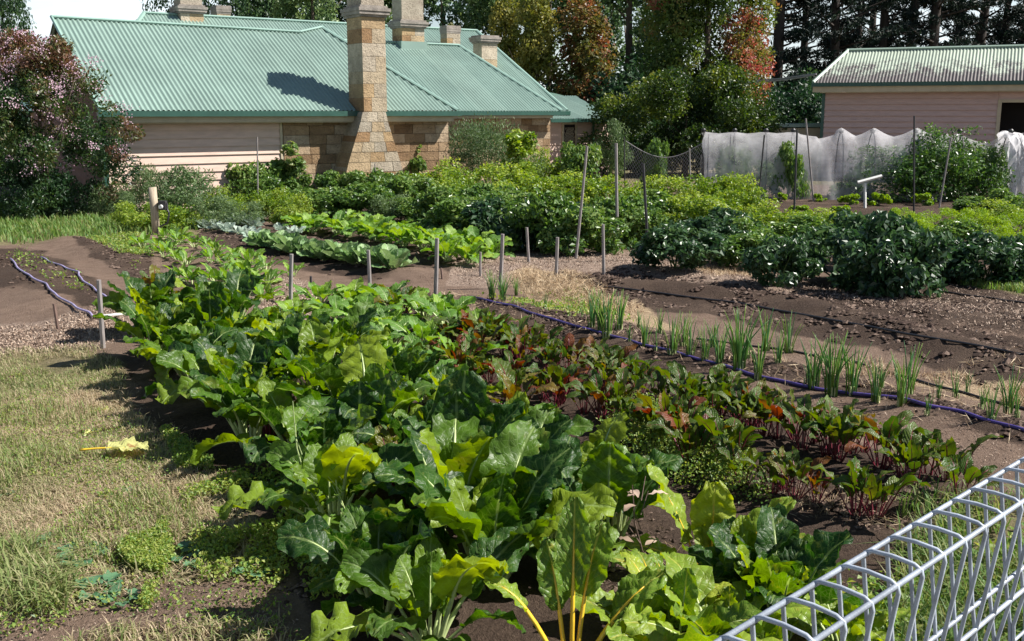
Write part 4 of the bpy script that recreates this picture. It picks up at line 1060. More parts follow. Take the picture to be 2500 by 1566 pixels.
# ------------------------------------------------------------------ leaf builder for vegetables
def vleaf(mb, ms, org, phi, L1, L2, W, th0, th1, th2, rng, fold=.25, ruf=.12, twist=0.0, var=.5, sr=.008, kind='chard', nu=6, nv_=12, holes=0, svar=.5, side=0.0):
    O = np.array((math.cos(phi), math.sin(phi), 0.)); Zv = np.array((0, 0, 1.)); S0_ = np.cross(Zv, O)
    p = np.array(org, float); pts = [p.copy()]; n1 = 5
    sw = side
    for i in range(n1):
        th = th0 + (th1 - th0) * (i + 1) / n1
        p = p + (O * math.cos(th) + Zv * math.sin(th) + S0_ * sw * .3) * L1 / n1; pts.append(p.copy())
    bp = [p.copy()]; Ts = []
    for i in range(nv_):
        f = (i + .5) / nv_; th = th1 + (th2 - th1) * f ** 1.3
        T = O * math.cos(th) + Zv * math.sin(th) + S0_ * sw * f; T /= np.linalg.norm(T); Ts.append(T)
        p = p + T * L2 / nv_; bp.append(p.copy())
    Ts.append(Ts[-1])
    ph1, ph2 = rng.uniform(0, 6.28), rng.uniform(0, 6.28); fr_ = rng.uniform(1.6, 3.2); fr2 = fr_ * 2.3
    V = []; UV = []; dr = rng.uniform(-.15, .25)
    for i in range(nv_ + 1):
        t = i / nv_; T = Ts[i]
        S_ = np.cross(Zv, O); S_ = S_ - T * (S_ @ T); S_ /= np.linalg.norm(S_); Nn = np.cross(T, S_)
        tw = twist * t; c_, s_ = math.cos(tw), math.sin(tw); S1 = S_ * c_ + Nn * s_; N1 = Nn * c_ - S_ * s_
        if kind == 'chard': wt = (math.sin(math.pi * min(1, (t * .90 + .05) ** .92)) ** .60)
        elif kind == 'beet': wt = (math.sin(math.pi * min(1, (t * .95 + .03) ** .85)) ** .8)
        elif kind == 'lance': wt = math.sin(math.pi * min(1, t * .97 + .02)) ** 1.0
        else: wt = (math.sin(math.pi * min(1, (t * .88 + .1) ** 1.05)) ** .5)
        hw = W / 2 * wt * (1 + .05 * math.sin(2 * math.pi * fr_ * 1.7 * t + ph2))
        for j in range(-nu // 2, nu // 2 + 1):
            s = 2 * j / nu; a = abs(s)
            off = fold * a * hw - dr * a * a * hw
            off += ruf * W * a ** 1.8 * (math.sin(2 * math.pi * fr_ * t + (ph1 if s > 0 else ph2)) * .75 + .28 * math.sin(2 * math.pi * fr2 * t + (ph2 if s > 0 else ph1)))
            off += W * ((.045 * math.sin(a * 7 + t * 21 + ph1) + .03 * math.sin(a * 11 - t * 34 + ph2)) if a > .1 and kind == 'chard' else (.035 * math.sin(a * 5.5 + t * 16 + ph1) if a > .1 else 0))
            hh = hw * (1 + (.05 * math.sin(21 * t + ph1) if a > .9 else 0))
            V.append(bp[i] + S1 * s * hh * math.cos(fold * .5) + N1 * off); UV.append((.5 + .5 * s, t))
    w1 = nu + 1; F = []
    for i in range(nv_):
        for j in range(nu): F.append((i * w1 + j, (i + 1) * w1 + j, (i + 1) * w1 + j + 1, i * w1 + j + 1))
    mb.add(V, F, var, UV)
    if ms is not None:
        allp = pts + bp[1:int(nv_ * .75):2]
        n = len(allp); rad = [sr * (1.25 - .35 * min(1, i / n1)) if i <= n1 else sr * .8 * (1 - (i - n1) / (n - n1)) + .0008 for i in range(n)]
        ms.tube([tuple(q) for q in allp], rad, 5, svar, flat=.7)

def vplant(name, cat, mat, stalkmat, seed, n, L1, L2, W, th0=(70, 88), th1=(35, 80), th2=(-50, 55), var=(.1, .9), sr=.008, kind='chard', ruf=(.05, .16), fold=(.05, .4), group=None, nu=6, nv_=12, crown_r=.03, twist=.6, extra=None):
    rng = random.Random(seed); root = empty(name, (0, 0, 0), 0, '', cat, group)
    mb, ms = MB(), MB(); ga = rng.uniform(0, 6.28)
    for i in range(n):
        phi = ga + i * 2.39996 + rng.uniform(-.3, .3); f = i / max(1, n - 1)          # inner leaves last: more upright
        k_ = rng.uniform(.75, 1.1) * (1 - .25 * f if f > .6 else 1)
        a0 = R(th0[0] + (th0[1] - th0[0]) * f); a1 = R(th1[0] + (th1[1] - th1[0]) * f + rng.uniform(-10, 10)); a2 = R(th2[0] + (th2[1] - th2[0]) * f + rng.uniform(-20, 20))
        v_ = rng.uniform(*var)
        vleaf(mb, ms, (crown_r * math.cos(phi), crown_r * math.sin(phi), -.01), phi, L1 * k_ * rng.uniform(.8, 1.15), L2 * k_, W * k_ * rng.uniform(.8, 1.15), a0, a1, a2, rng,
              rng.uniform(*fold), rng.uniform(*ruf), rng.uniform(-twist, twist), v_, sr * k_, kind, nu, nv_, side=rng.uniform(-.35, .35))
    if extra: extra(mb, ms, rng)
    mb.build('foliage', M[mat], root, True); ms.build('stalk', M[stalkmat], root, True)
    return root

chard = Pool([vplant('chard_plant', 'chard plant', 'chard', 'stalkgreen', 300 + i, 16, .19, .27, .17, th0=((64, 89), (48, 88))[i % 2], th1=((52, 88), (24, 86))[i % 2], th2=((-35, 86), (-80, 80))[i % 2], sr=.009, nu=8, nv_=18, var=(.0, 1), ruf=(.05, .17), twist=.9) for i in range(5)])
ychard = Pool([vplant('yellow_chard_plant', 'chard plant', 'chardyel', 'stalkyellow', 320 + i, 12, .19, .22, .13, sr=.0095, nu=8, nv_=16, var=(.0, 1)) for i in range(2)])
pchard = Pool([vplant('pale_chard_plant', 'chard plant', 'chardyel', 'stalkgreen', 340 + i, 13, .15, .20, .125, sr=.008, nu=8, nv_=16, var=(.0, .6)) for i in range(2)])
rchard = Pool([vplant('red_chard_plant', 'chard plant', 'beet', 'stalkred', 330 + i, 10, .18, .24, .12, sr=.009, nu=8, nv_=14, var=(.0, .8)) for i in range(2)])
young = Pool([vplant('young_chard_plant', 'chard plant', 'lettuce', 'stalkgreen', 350 + i, 13, .10, .17, .10, sr=.006, var=(.0, 1), nu=6, nv_=10, th1=(20, 75), th2=(-40, 50)) for i in range(3)])
beets = Pool([vplant('beetroot_plant', 'beetroot plant', 'beet', 'stalkred', 360 + i, 10, .13, .12, .055, sr=.0035, kind='beet', var=(.0, .95), nu=4, nv_=8, th0=(55, 88), th1=(55, 88), th2=(-40, 75), ruf=(.08, .25), twist=1.2, crown_r=.015) for i in range(4)])
gbeets = Pool([vplant('beetroot_plant', 'beetroot plant', 'beet', 'stalkred', 380 + i, 10, .13, .13, .06, sr=.0035, kind='beet', var=(.0, .42), nu=4, nv_=8, th0=(55, 88), th1=(55, 88), th2=(-40, 75), ruf=(.08, .25), twist=1.2, crown_r=.015) for i in range(3)])
cabb = Pool([vplant('cabbage_plant', 'cabbage', 'cabbage', 'stalkgreen', 400 + i, 16, .05, .24, .20, sr=.008, kind='round', var=(.1, .9), nu=6, nv_=8, th0=(20, 80), th1=(15, 80), th2=(5, 110), ruf=(.05, .12), fold=(.2, .6)) for i in range(2)])
blueb = Pool([vplant('blue_cabbage_plant', 'cabbage', 'blue', 'stalkgreen', 410, 12, .05, .18, .13, sr=.007, kind='round', var=(.1, 1), nu=4, nv_=7, th0=(20, 80), th1=(15, 70), th2=(0, 80), ruf=(.04, .1))])
silver = Pool([vplant('silverbeet_plant', 'silverbeet plant', 'lettuce', 'stalkgreen', 420 + i, 18, .16, .26, .17, sr=.009, var=(.0, 1), nu=6, nv_=9, th1=(25, 80), th2=(-50, 50)) for i in range(3)])
small = Pool([vplant('leafy_seedling', 'leafy vegetable', 'lettuce', 'stalkgreen', 430 + i, 12, .09, .15, .08, sr=.005, kind='beet', var=(.0, 1), nu=4, nv_=6, th1=(20, 80), th2=(-40, 50)) for i in range(2)])

def put_row(pool, pts, labelfn, group, rz=None, scale=(.85, 1.15), dz=0, k=None):
    out = []
    for i, p in enumerate(pts):
        w_ = gp(*p[:2]); s_ = rnd.uniform(*scale) * (p[2] if len(p) > 2 else 1)
        out.append(pool.put((w_.x, w_.y, w_.z + dz), rnd.uniform(0, 6.28), s_, labelfn(i), group, k))
    return out
def along(pts, n, jit=8):
    """n ground points spaced evenly in the world along a pixel poly-line"""
    W_ = [np.array(gp0(*p)) for p in pts]; ls = [0]
    for a_, b_ in zip(W_[:-1], W_[1:]): ls.append(ls[-1] + np.linalg.norm(b_ - a_))
    out = []
    for i in range(n):
        d = ls[-1] * i / (n - 1); j = max(0, min(len(W_) - 2, int(np.searchsorted(ls, d) - 1)))
        q = W_[j] + (W_[j + 1] - W_[j]) * ((d - ls[j]) / (ls[j + 1] - ls[j]))
        q = q + np.array([rnd.uniform(-1, 1), rnd.uniform(-1, 1)]) * jit * .01
        out.append(q)
    return out
def put_line(pool, pts, n, labelfn, group, scale=(.85, 1.15), jit=8, skip=(), k=None, dz=0):
    for i, q in enumerate(along(pts, n, jit)):
        if i in skip: continue
        pool.put((q[0], q[1], float(g(q[0], q[1])) + dz), rnd.uniform(0, 6.28), rnd.uniform(*scale), labelfn(i), group, k)

G1 = 'chard plants in the foreground bed'
put_line(chard, [(395, 905), (560, 1040), (720, 1180), (870, 1320)], 9, lambda i: 'dark green crinkled chard in the row beside the lawn, %s from the far end' % ORD[i], G1, (.9, 1.12))
put_line(chard, [(400, 835), (620, 930), (820, 1060), (1010, 1220), (1180, 1400), (1220, 1470)], 14, lambda i: 'dark green chard in the second row from the lawn, %s from the far end' % ORD[i], G1, (.72, 1.28))
put_line(chard, [(500, 795), (760, 880), (960, 980), (1140, 1120), (1290, 1260)], 10, lambda i: 'dark green chard in the third row from the lawn, %s from the far end' % ORD[i], G1, (.72, 1.25))
for i, (px, py, s_, lab) in enumerate(((1050, 1580, 1.0, 'dark chard spreading over the soil at the bottom edge left of the yellow-stalked plant'),
    (930, 1500, .9, 'low chard with a blistered leaf lying out towards the bare sandy soil'),
    (1240, 1170, 1.0, 'dark chard right of the broadest upright leaf beside the beetroot'),
    (1330, 1330, 1.05, 'tall dark chard directly behind the yellow-stalked plant'),
    (1500, 1300, .9, 'dark chard behind the pale yellow-green leaves near the wire fence'),
    (1440, 1250, .9, 'dark chard at the edge of the creeping weeds by the beetroot'),
    (1900, 1560, .85, 'dark chard just inside the near end of the wire fence'),
    (1800, 1500, .8, 'dark green chard whose leaves touch the fence rail'))):
    q = gp(px, py); chard.put(q, rnd.uniform(0, 6), s_, lab, G1)
for px, py, s_, k_, lab in ((1640, 1520, .75, 0, 'small yellow-green chard behind the lower yellow-green one'),
    (1620, 1580, .85, 1, 'lower yellow-green chard between the yellow-stalked plant and the fence')):
    ychard.put(gp(px, py), 1.1 if k_ == 0 else 2.9, s_, lab, 'yellow-stalked chard plants', k_)
for px, py, s_, lab in ((1640, 1660, 1.1, 'pale green crinkled chard at the bottom edge right of the yellow stalks'), (1760, 1640, 1.05, 'pale green crinkled chard under the near end of the fence rail'),
    (1850, 1700, .9, 'pale green chard partly behind the near fence wires'),
    (2060, 1600, .8, 'yellowish chard seen through the wires of the fence'), (1930, 1470, .6, 'small pale chard between the beetroot and the fence')):
    pchard.put(gp(px, py), rnd.uniform(0, 6), s_, lab, 'pale green chard plants by the fence')
for px, py, s_, lab in ((385, 735, 1.0, 'red-stalked chard with dark striped leaves at the far left corner of the bed'), (660, 1060, .75, 'chard with a crimson stalk showing in the left of the bed'),
    (960, 1190, .85, 'bronze-purple leaved chard in the middle of the green chard'), (1260, 1020, .95, 'tall bronze-red chard at the edge of the beetroot'),
    (985, 770, .85, 'bronze chard with upright pointed leaves at the far end of the bed'), (440, 760, .7, 'small red chard beside the striped-leaved one')):
    rchard.put(gp(px, py), rnd.uniform(0, 6), s_, lab, 'red and bronze chard plants')
put_line(young, [(740, 790), (900, 800), (1010, 870), (1100, 930)], 8, lambda i: 'bright green young chard in the front file by the beetroot, %s from the far end' % ORD[i], 'bright young chard plants', (1.1, 1.5))
put_line(young, [(780, 745), (900, 745), (1060, 800), (1170, 850)], 8, lambda i: 'bright green young chard along the path edge, %s from the far end' % ORD[i], 'bright young chard plants', (1.1, 1.5))
put_line(young, [(620, 820), (760, 850), (900, 900), (1040, 990)], 7, lambda i: 'bright green young chard between dark chard and red leaves, %s from the far end' % ORD[i], 'bright young chard plants', (1.0, 1.4))
GB = 'beetroot plants along the path'
for rowi, (pts, n, lab) in enumerate((([(1050, 900), (1300, 985), (1600, 1100), (1900, 1210), (2120, 1290)], 36, 'beetroot in the row nearest the chard, %s from the far end'),
                                      ([(1080, 860), (1350, 930), (1700, 1040), (2000, 1140), (2280, 1250)], 38, 'beetroot in the middle row, %s from the far end'),
                                      ([(1140, 860), (1440, 930), (1790, 1038), (2090, 1138), (2330, 1215)], 36, 'beetroot in the outer row beside the bare path, %s from the far end'))):
    for i, q in enumerate(along(pts, n, 9)):
        pool = beets if rnd.random() < .5 else gbeets
        if rowi == 2 and i in (11, 17, 26, 32): continue
        pool.put((q[0], q[1], float(g(q[0], q[1]))), rnd.uniform(0, 6.28), rnd.uniform(.8, 1.3), lab % ORD[i], GB)
GC = 'brassica rows in the back bed'
put_line(blueb, [(500, 562), (560, 572), (640, 585)], 6, lambda i: 'bluish young cabbage, %s from the far end of the pale row' % ORD[i], 'bluish young cabbages', (.8, 1.05), jit=14)
put_line(blueb, [(560, 555), (640, 565), (700, 582)], 5, lambda i: 'bluish young cabbage, %s from the far end of the rear pale row' % ORD[i], 'bluish young cabbages', (.8, 1.05), jit=14)
put_line(cabb, [(640, 600), (760, 628), (880, 655), (965, 672)], 13, lambda i: 'pale open cabbage, %s from the far end of its row' % ORD[i], GC, (.9, 1.1), jit=6)
put_line(silver, [(735, 570), (850, 585), (960, 610), (1060, 632), (1150, 655)], 12, lambda i: 'leafy silverbeet in the front file, %s from the far left end' % ORD[i], 'silverbeet clumps in the back bed', (.8, 1.0), jit=8)
put_line(silver, [(860, 560), (980, 585), (1090, 605), (1210, 640)], 10, lambda i: 'leafy silverbeet in the rear file, %s from the far left end' % ORD[i], 'silverbeet clumps in the back bed', (.8, 1.05), jit=8)
put_line(small, [(340, 615), (440, 640), (540, 668), (660, 715)], 12, lambda i: 'small leafy green behind the chard, %s from the far end of the front row' % ORD[i], 'small leafy greens behind the chard', (.9, 1.3), jit=12)
put_line(small, [(400, 600), (500, 622), (600, 655), (690, 690)], 11, lambda i: 'small leafy green behind the chard, %s from the far end of the rear row' % ORD[i], 'small leafy greens behind the chard', (.9, 1.3), jit=12)
put_line(small, [(430, 690), (520, 700), (600, 715), (640, 735)], 6, lambda i: 'small leafy green directly behind the tallest chard, %s from the left' % ORD[i], 'small leafy greens behind the chard', (1.1, 1.5), jit=10)
for pl in (chard, ychard, pchard, rchard, young, beets, gbeets, cabb, blueb, silver, small): pl.drop_unused()

# single leaves that lie or stand out
def loose(name, label, px, py, lift, phi, L1, L2, W, ang, mat, stalk, var=.5, seed=1, **kw):
    rng = random.Random(seed); q = gp(px, py); root = empty(name, q, 0, label, 'leaf')
    mb, ms = MB(), MB(); vleaf(mb, ms, (0, 0, lift), phi, L1, L2, W, *[R(a) for a in ang], rng, var=var, nu=8, nv_=16, sr=kw.pop('sr', .007), **kw)
    mb.build('blade', M[mat], root, True); ms.build('stalk', M[stalk], root, True); return root
loose('fallen_leaf', 'fallen pale yellow chard leaf lying on the lawn', 196, 1128, .06, .12, .13, .19, .16, (6, 0, -12), 'oldleaf', 'stalkyellow', .85, 3, ruf=.09, fold=.35)
loose('drooping_leaf', 'blistered old chard leaf lying towards the bare soil at the bottom', 1010, 1440, .10, R(205), .12, .24, .13, (15, 0, -22), 'chardyel', 'stalkgreen', .0, 4, ruf=.10, fold=-.2, sr=.014)
loose('fallen_leaf', 'small dried brown leaf on the lawn at the left edge', 25, 925, .01, 1.0, .01, .07, .04, (20, 10, -10), 'oldleaf', 'stalkred', .0, 5, ruf=.3, fold=.4)
loose('fallen_leaf', 'withered yellow-brown leaf at the shaded edge of the lawn', 215, 1010, .01, .1, .04, .10, .04, (10, 5, -10), 'oldleaf', 'stalkyellow', .2, 6, ruf=.3, fold=.6)
loose('fallen_leaf', 'curled cream leaf fragment just above the fallen yellow leaf', 205, 1070, .01, 1.2, .01, .06, .03, (40, 10, -10), 'oldleaf', 'stalkgreen', 1.0, 7, ruf=.3, fold=.6)
# single plants whose leaves stand out in the picture
def hero(name, label, cat, px, py, mat, stalkmat, leaves, seed, sr=.009):
    q = gp(px, py); root = empty(name, q, 0, label, cat); rng = random.Random(seed); mb, ms = MB(), MB()
    for (phi, L1, L2, W, a0, a1, a2, var) in leaves:
        ph = R(phi); vleaf(mb, ms, (.025 * math.cos(ph), .025 * math.sin(ph), -.01), ph, L1, L2, W, R(a0), R(a1), R(a2), rng, rng.uniform(.05, .3), rng.uniform(.06, .14), rng.uniform(-.3, .3), var, sr, nu=10, nv_=20)
    mb.build('foliage', M[mat], root, True); ms.build('stalk', M[stalkmat], root, True); return root
hero('yellow_chard_plant', 'chard with bright yellow-orange stalks at the bottom edge of the picture', 'chard plant', 1395, 1660, 'chardyel', 'stalkyellow',
     [(172, .24, .15, .07, 76, 56, 5, .45), (178, .12, .16, .10, 50, 20, -20, .1), (85, .26, .26, .10, 86, 80, 60, .05), (60, .24, .22, .12, 84, 72, 40, .15), (20, .20, .20, .13, 72, 50, 20, .2),
      (340, .17, .24, .17, 66, 28, -8, .55), (355, .16, .26, .16, 58, 22, -20, .7), (120, .2, .2, .11, 82, 75, 60, .0), (260, .14, .16, .10, 60, 20, -30, .3), (300, .14, .18, .12, 55, 15, -25, .4)], 71, .010)
hero('yellow_chard_plant', 'chard with glowing yellow-green upright leaves and yellow stalks near the fence', 'chard plant', 1735, 1425, 'chardyel', 'stalkyellow',
     [(80, .14, .23, .16, 89, 89, 89, .85), (150, .16, .30, .14, 74, 64, 50, .55), (20, .14, .27, .13, 62, 45, 28, .4), (5, .12, .24, .12, 52, 34, 10, .3), (170, .13, .20, .12, 60, 30, -10, .5),
      (100, .10, .16, .11, 86, 84, 78, .6), (290, .08, .17, .12, 70, 40, 0, .5), (60, .12, .2, .11, 82, 78, 70, .45)], 72, .007)
hero('chard_plant', 'tall chard with the broadest dark upright leaf in the middle of the bed', 'chard plant', 1120, 1230, 'chard', 'stalkgreen',
     [(75, .20, .36, .27, 86, 84, 78, .15), (100, .18, .30, .22, 86, 88, 88, .3), (150, .16, .26, .18, 70, 60, 35, .4), (20, .20, .30, .18, 74, 62, 40, .2), (200, .16, .24, .2, 60, 30, -20, .3), (320, .12, .24, .16, 60, 40, 0, .5), (250, .12, .2, .15, 60, 30, -40, .3)], 73)
hero('chard_plant', 'chard with two upright white-veined shiny leaves left of the broadest one', 'chard plant', 880, 1150, 'chard', 'stalkgreen',
     [(90, .18, .24, .22, 88, 88, 80, .2), (40, .20, .28, .22, 80, 72, 60, .35), (160, .16, .28, .18, 72, 60, 10, .5), (210, .14, .24, .18, 60, 20, -50, .7), (300, .14, .2, .15, 60, 30, -30, .4)], 74)
hero('chard_plant', 'tallest chard at the far left of the bed, upright leaf with broad pale midrib', 'chard plant', 515, 880, 'chard', 'stalkgreen',
     [(85, .18, .30, .22, 88, 88, 86, .3), (120, .22, .32, .16, 86, 84, 80, .5), (60, .24, .30, .2, 84, 82, 74, .4), (180, .18, .26, .2, 66, 40, -20, .6), (0, .16, .26, .18, 70, 50, 0, .5), (250, .12, .22, .16, 60, 30, -40, .3)], 75, .013)
hero('chard_plant', 'chard with a pale shiny leaf just left of the glowing yellow-green one', 'chard plant', 1480, 1390, 'chard', 'stalkgreen',
     [(80, .22, .24, .20, 88, 86, 80, .6), (110, .18, .2, .13, 84, 80, 70, .9), (150, .18, .26, .17, 76, 66, 50, .2), (30, .2, .24, .15, 76, 60, 30, .4), (200, .14, .24, .18, 60, 30, -20, .3)], 76)
# mallow rosettes on the lawn
for i, (px, py, s_, lab) in enumerate(((200, 1370, 1.1, 'largest grey-green mallow rosette on the lawn beside the bright weeds'), (140, 1330, .8, 'small mallow rosette left of the largest one'), (240, 1450, 1.0, 'pale mallow rosette below the bright weeds near the bare soil'),
    (300, 1470, .7, 'small mallow at the edge of the bare sandy soil'), (440, 1360, .8, 'mallow between the bright weeds and the chard shadow'), (490, 1380, .6, 'tiny mallow closest to the chard shadow'), (340, 1200, .6, 'small pale mallow above the bright weeds'), (10, 1210, .6, 'mallow leaf at the left picture edge'), (620, 1400, .8, 'mallow in front of the shaded chard at the bottom'))):
    q = gp(px, py); root = empty('mallow_plant', q, rnd.uniform(0, 6), lab, 'weed', 'mallow rosettes on the lawn'); rng = random.Random(900 + i); mb, ms = MB(), MB()
    for j in range(rng.randint(5, 8)):
        a = j * 2.4 + rng.uniform(-.3, .3); vleaf(mb, ms, (0, 0, 0), a, .05 * s_ * rng.uniform(.6, 1.3), .055 * s_, .065 * s_, R(35), R(15), R(-5), rng, kind='round', nu=6, nv_=6, var=rng.random(), sr=.0015, ruf=.12, fold=.3)
    mb.build('foliage', M['mallow'], root, True); ms.build('stem', M['stem'], root)
# weed stems in the chard
for px, py, h_, lab in ((745, 1280, .42, 'thin flowering weed stem standing in front of the chard, left one'), (1560, 1430, .30, 'dry brown seed head standing between the near chard plants'), (840, 1330, .30, 'bent weed stem with small leaves in the shade of the chard')):
    q = gp(px, py); rng = random.Random(px); root = empty('weed_stem', q, 0, lab, 'weed')
    ms = MB(); P = [(0, 0, 0), (.01, .01, h_ * .4), (-.02, 0, h_ * .75), (-.03, .01, h_ * 1.2)]; ms.tube(P, [.004, .0035, .003, .0015], 5)
    for j in range(5):
        z_ = h_ * (.35 + .17 * j); a_ = rng.uniform(0, 6.28); ms.tube([(0, 0, z_), (.05 * math.cos(a_), .05 * math.sin(a_), z_ + .07)], [.002, .001], 4)
    ms.build('stem', M['stalkgreen'] if px != 1560 else M['stakebrown'], root)
    mb = MB()
    for j in range(9):
        a_ = rng.uniform(0, 6.28); vleaf(mb, None, (0, 0, h_ * rng.uniform(.2, 1.1)), a_, .03, .07 if j < 5 else .03, .03 if j < 5 else .015, R(40), R(20), R(-30), rng, kind='lance', nu=4, nv_=6, var=rng.random())
    mb.build('foliage', M['lettuce'] if px != 1560 else M['chip'], root, True)

# ------------------------------------------------------------------ leeks / onions
def leek(seed, n, h):
    rng = random.Random(seed); root = empty('leek_clump', (0, 0, 0), 0, '', 'leek', None); mb = MB()
    for i in range(n):
        a = rng.uniform(0, 6.28); r0 = rng.uniform(0, .035); hh = h * rng.uniform(.55, 1.1); l_ = rng.uniform(.02, .30) * hh * (2.2 if rng.random() < .12 else 1)
        x0, y0 = r0 * math.cos(a), r0 * math.sin(a); dx, dy = math.cos(a + rng.uniform(-.5, .5)), math.sin(a)
        P = [(x0, y0, 0)] + [(x0 + dx * l_ * f * f, y0 + dy * l_ * f * f, hh * f * (1 - .1 * f * (l_ / hh) * 3)) for f in (.3, .6, .85, 1.0)]
        mb.tube(P, [.0045, .0048, .004, .0028, .0008], 5, rng.random(), flat=.8)
    mb.build('leaves', M['leek'], root, True)
    ms = MB(); 
    for i in range(max(3, n // 3)):
        a = rng.uniform(0, 6.28); r0 = rng.uniform(0, .03); ms.tube([(r0 * math.cos(a), r0 * math.sin(a), -.01), (r0 * math.cos(a), r0 * math.sin(a), .05)], [.008, .006], 6)
    ms.build('bulb', M['stalkgreen'], root); return root
leeks = Pool([leek(500, 24, .36), leek(501, 15, .34), leek(502, 9, .28), leek(503, 17, .38)])
LK = [(1200, 730, .75, 0), (1228, 735, .7, 0), (1260, 722, .5, 0), (1330, 752, .55, 2), (1445, 800, .9, 1), (1466, 812, .95, 0), (1482, 824, 1.0, 1), (1512, 806, .9, 1), (1535, 838, .55, 2), (1574, 848, .7, 1), (1602, 856, .55, 2), (1640, 868, .9, 1), (1668, 848, .75, 1), (1685, 872, .75, 1), (1720, 884, .75, 3), (1756, 892, .85, 3), (1803, 905, 1.15, 0), (1822, 880, .9, 2), (1868, 858, .9, 1), (1852, 926, .85, 1), (1925, 862, .85, 1), (1985, 950, .95, 3), (2030, 966, 1.05, 0), (2078, 962, .95, 3), (2138, 982, .8, 1), (2200, 990, .85, 1), (2215, 965, .9, 1), (2262, 1015, .5, 2), (2334, 972, .6, 2), (2395, 1000, .6, 2), (2460, 1010, .8, 1), (2480, 1020, .7, 2), (2020, 905, .7, 2), (1970, 935, .6, 2), (1390, 770, .4, 2), (1420, 775, .35, 2), (1560, 800, .5, 2), (1610, 815, .55, 1), (1740, 850, .6, 1), (1790, 862, .6, 2), (1900, 890, .65, 1), (2150, 945, .6, 2), (2290, 975, .55, 2), (2360, 960, .5, 2), (2420, 1030, .6, 1)]
for i, (px, py, s_, k_) in enumerate(LK):
    front = i < 28
    nm = ORD[min(i, 29)] if i < 30 else ORD[i - 28]
    lab = ('upright green leek tuft along the purple hose, %s counted from the left' % ORD[i]) if front else ('smaller leek tuft behind the purple hose row, %s in its line' % ORD[i - 28])
    q = gp(px, py); leeks.put(q, rnd.uniform(0, 6), s_ * 1.02, lab, 'leek tufts along the purple hose', k_)
leeks.drop_unused()

# ------------------------------------------------------------------ hoses and pipes
def hose(name, label, pts, r, mat, lift=.0, wob=.010, cat='hose'):
    P = []
    for (a_, b_) in zip(pts[:-1], pts[1:]):
        for i in range(8):
            f = i / 8; P.append((a_[0] + (b_[0] - a_[0]) * f, a_[1] + (b_[1] - a_[1]) * f))
    P.append(pts[-1]); out = []
    for i, p in enumerate(P):
        w_ = gp(*p); out.append(Vector((w_.x + wob * math.sin(i * .9), w_.y + wob * math.cos(i * .7), w_.z + r + lift)))
    mb = MB(); mb.tube(out, r, 8); return tag(mb.build(name, M[mat], smooth=True), label, cat)
hose('drip_hose', 'purple drip hose running along the leek row to the right edge', [(1150, 728), (1250, 750), (1330, 778), (1480, 820), (1560, 842), (1700, 878), (1850, 922), (2000, 955), (2200, 978), (2350, 1012), (2500, 1056), (2700, 1115)], .011, 'purple')
hose('drip_line', 'thin black drip line along the dug dark ridge behind the leeks', [(1420, 690), (1560, 712), (1800, 742), (2000, 778), (2200, 815), (2500, 868), (2700, 905)], .009, 'blackhose')
hose('drip_line', 'thin black drip line between the leek tufts and the straw', [(1700, 830), (1900, 855), (2080, 885), (2250, 935), (2400, 975), (2600, 1030)], .008, 'blackhose')
hose('drip_line', 'short thin black drip line near the right edge below the dark pepper plants', [(2300, 715), (2400, 728), (2500, 742), (2650, 765)], .009, 'blackhose')
hose('drip_hose', 'glare-whitened purple drip hose on the left bed, the one nearer the picture edge', [(25, 636), (60, 672), (110, 697), (140, 728), (190, 757), (232, 778)], .010, 'lilac', .01)
hose('drip_hose', 'glare-paled purple drip hose on the left bed, the kinked one further right', [(100, 632), (140, 650), (190, 668), (200, 688), (235, 712), (270, 742), (312, 764)], .010, 'lilac', .01)
hose('water_pipe', 'short white water pipe joining the two glare-paled hoses', [(232, 778), (270, 775), (330, 768)], .014, 'white', 0, 0, 'pipe')

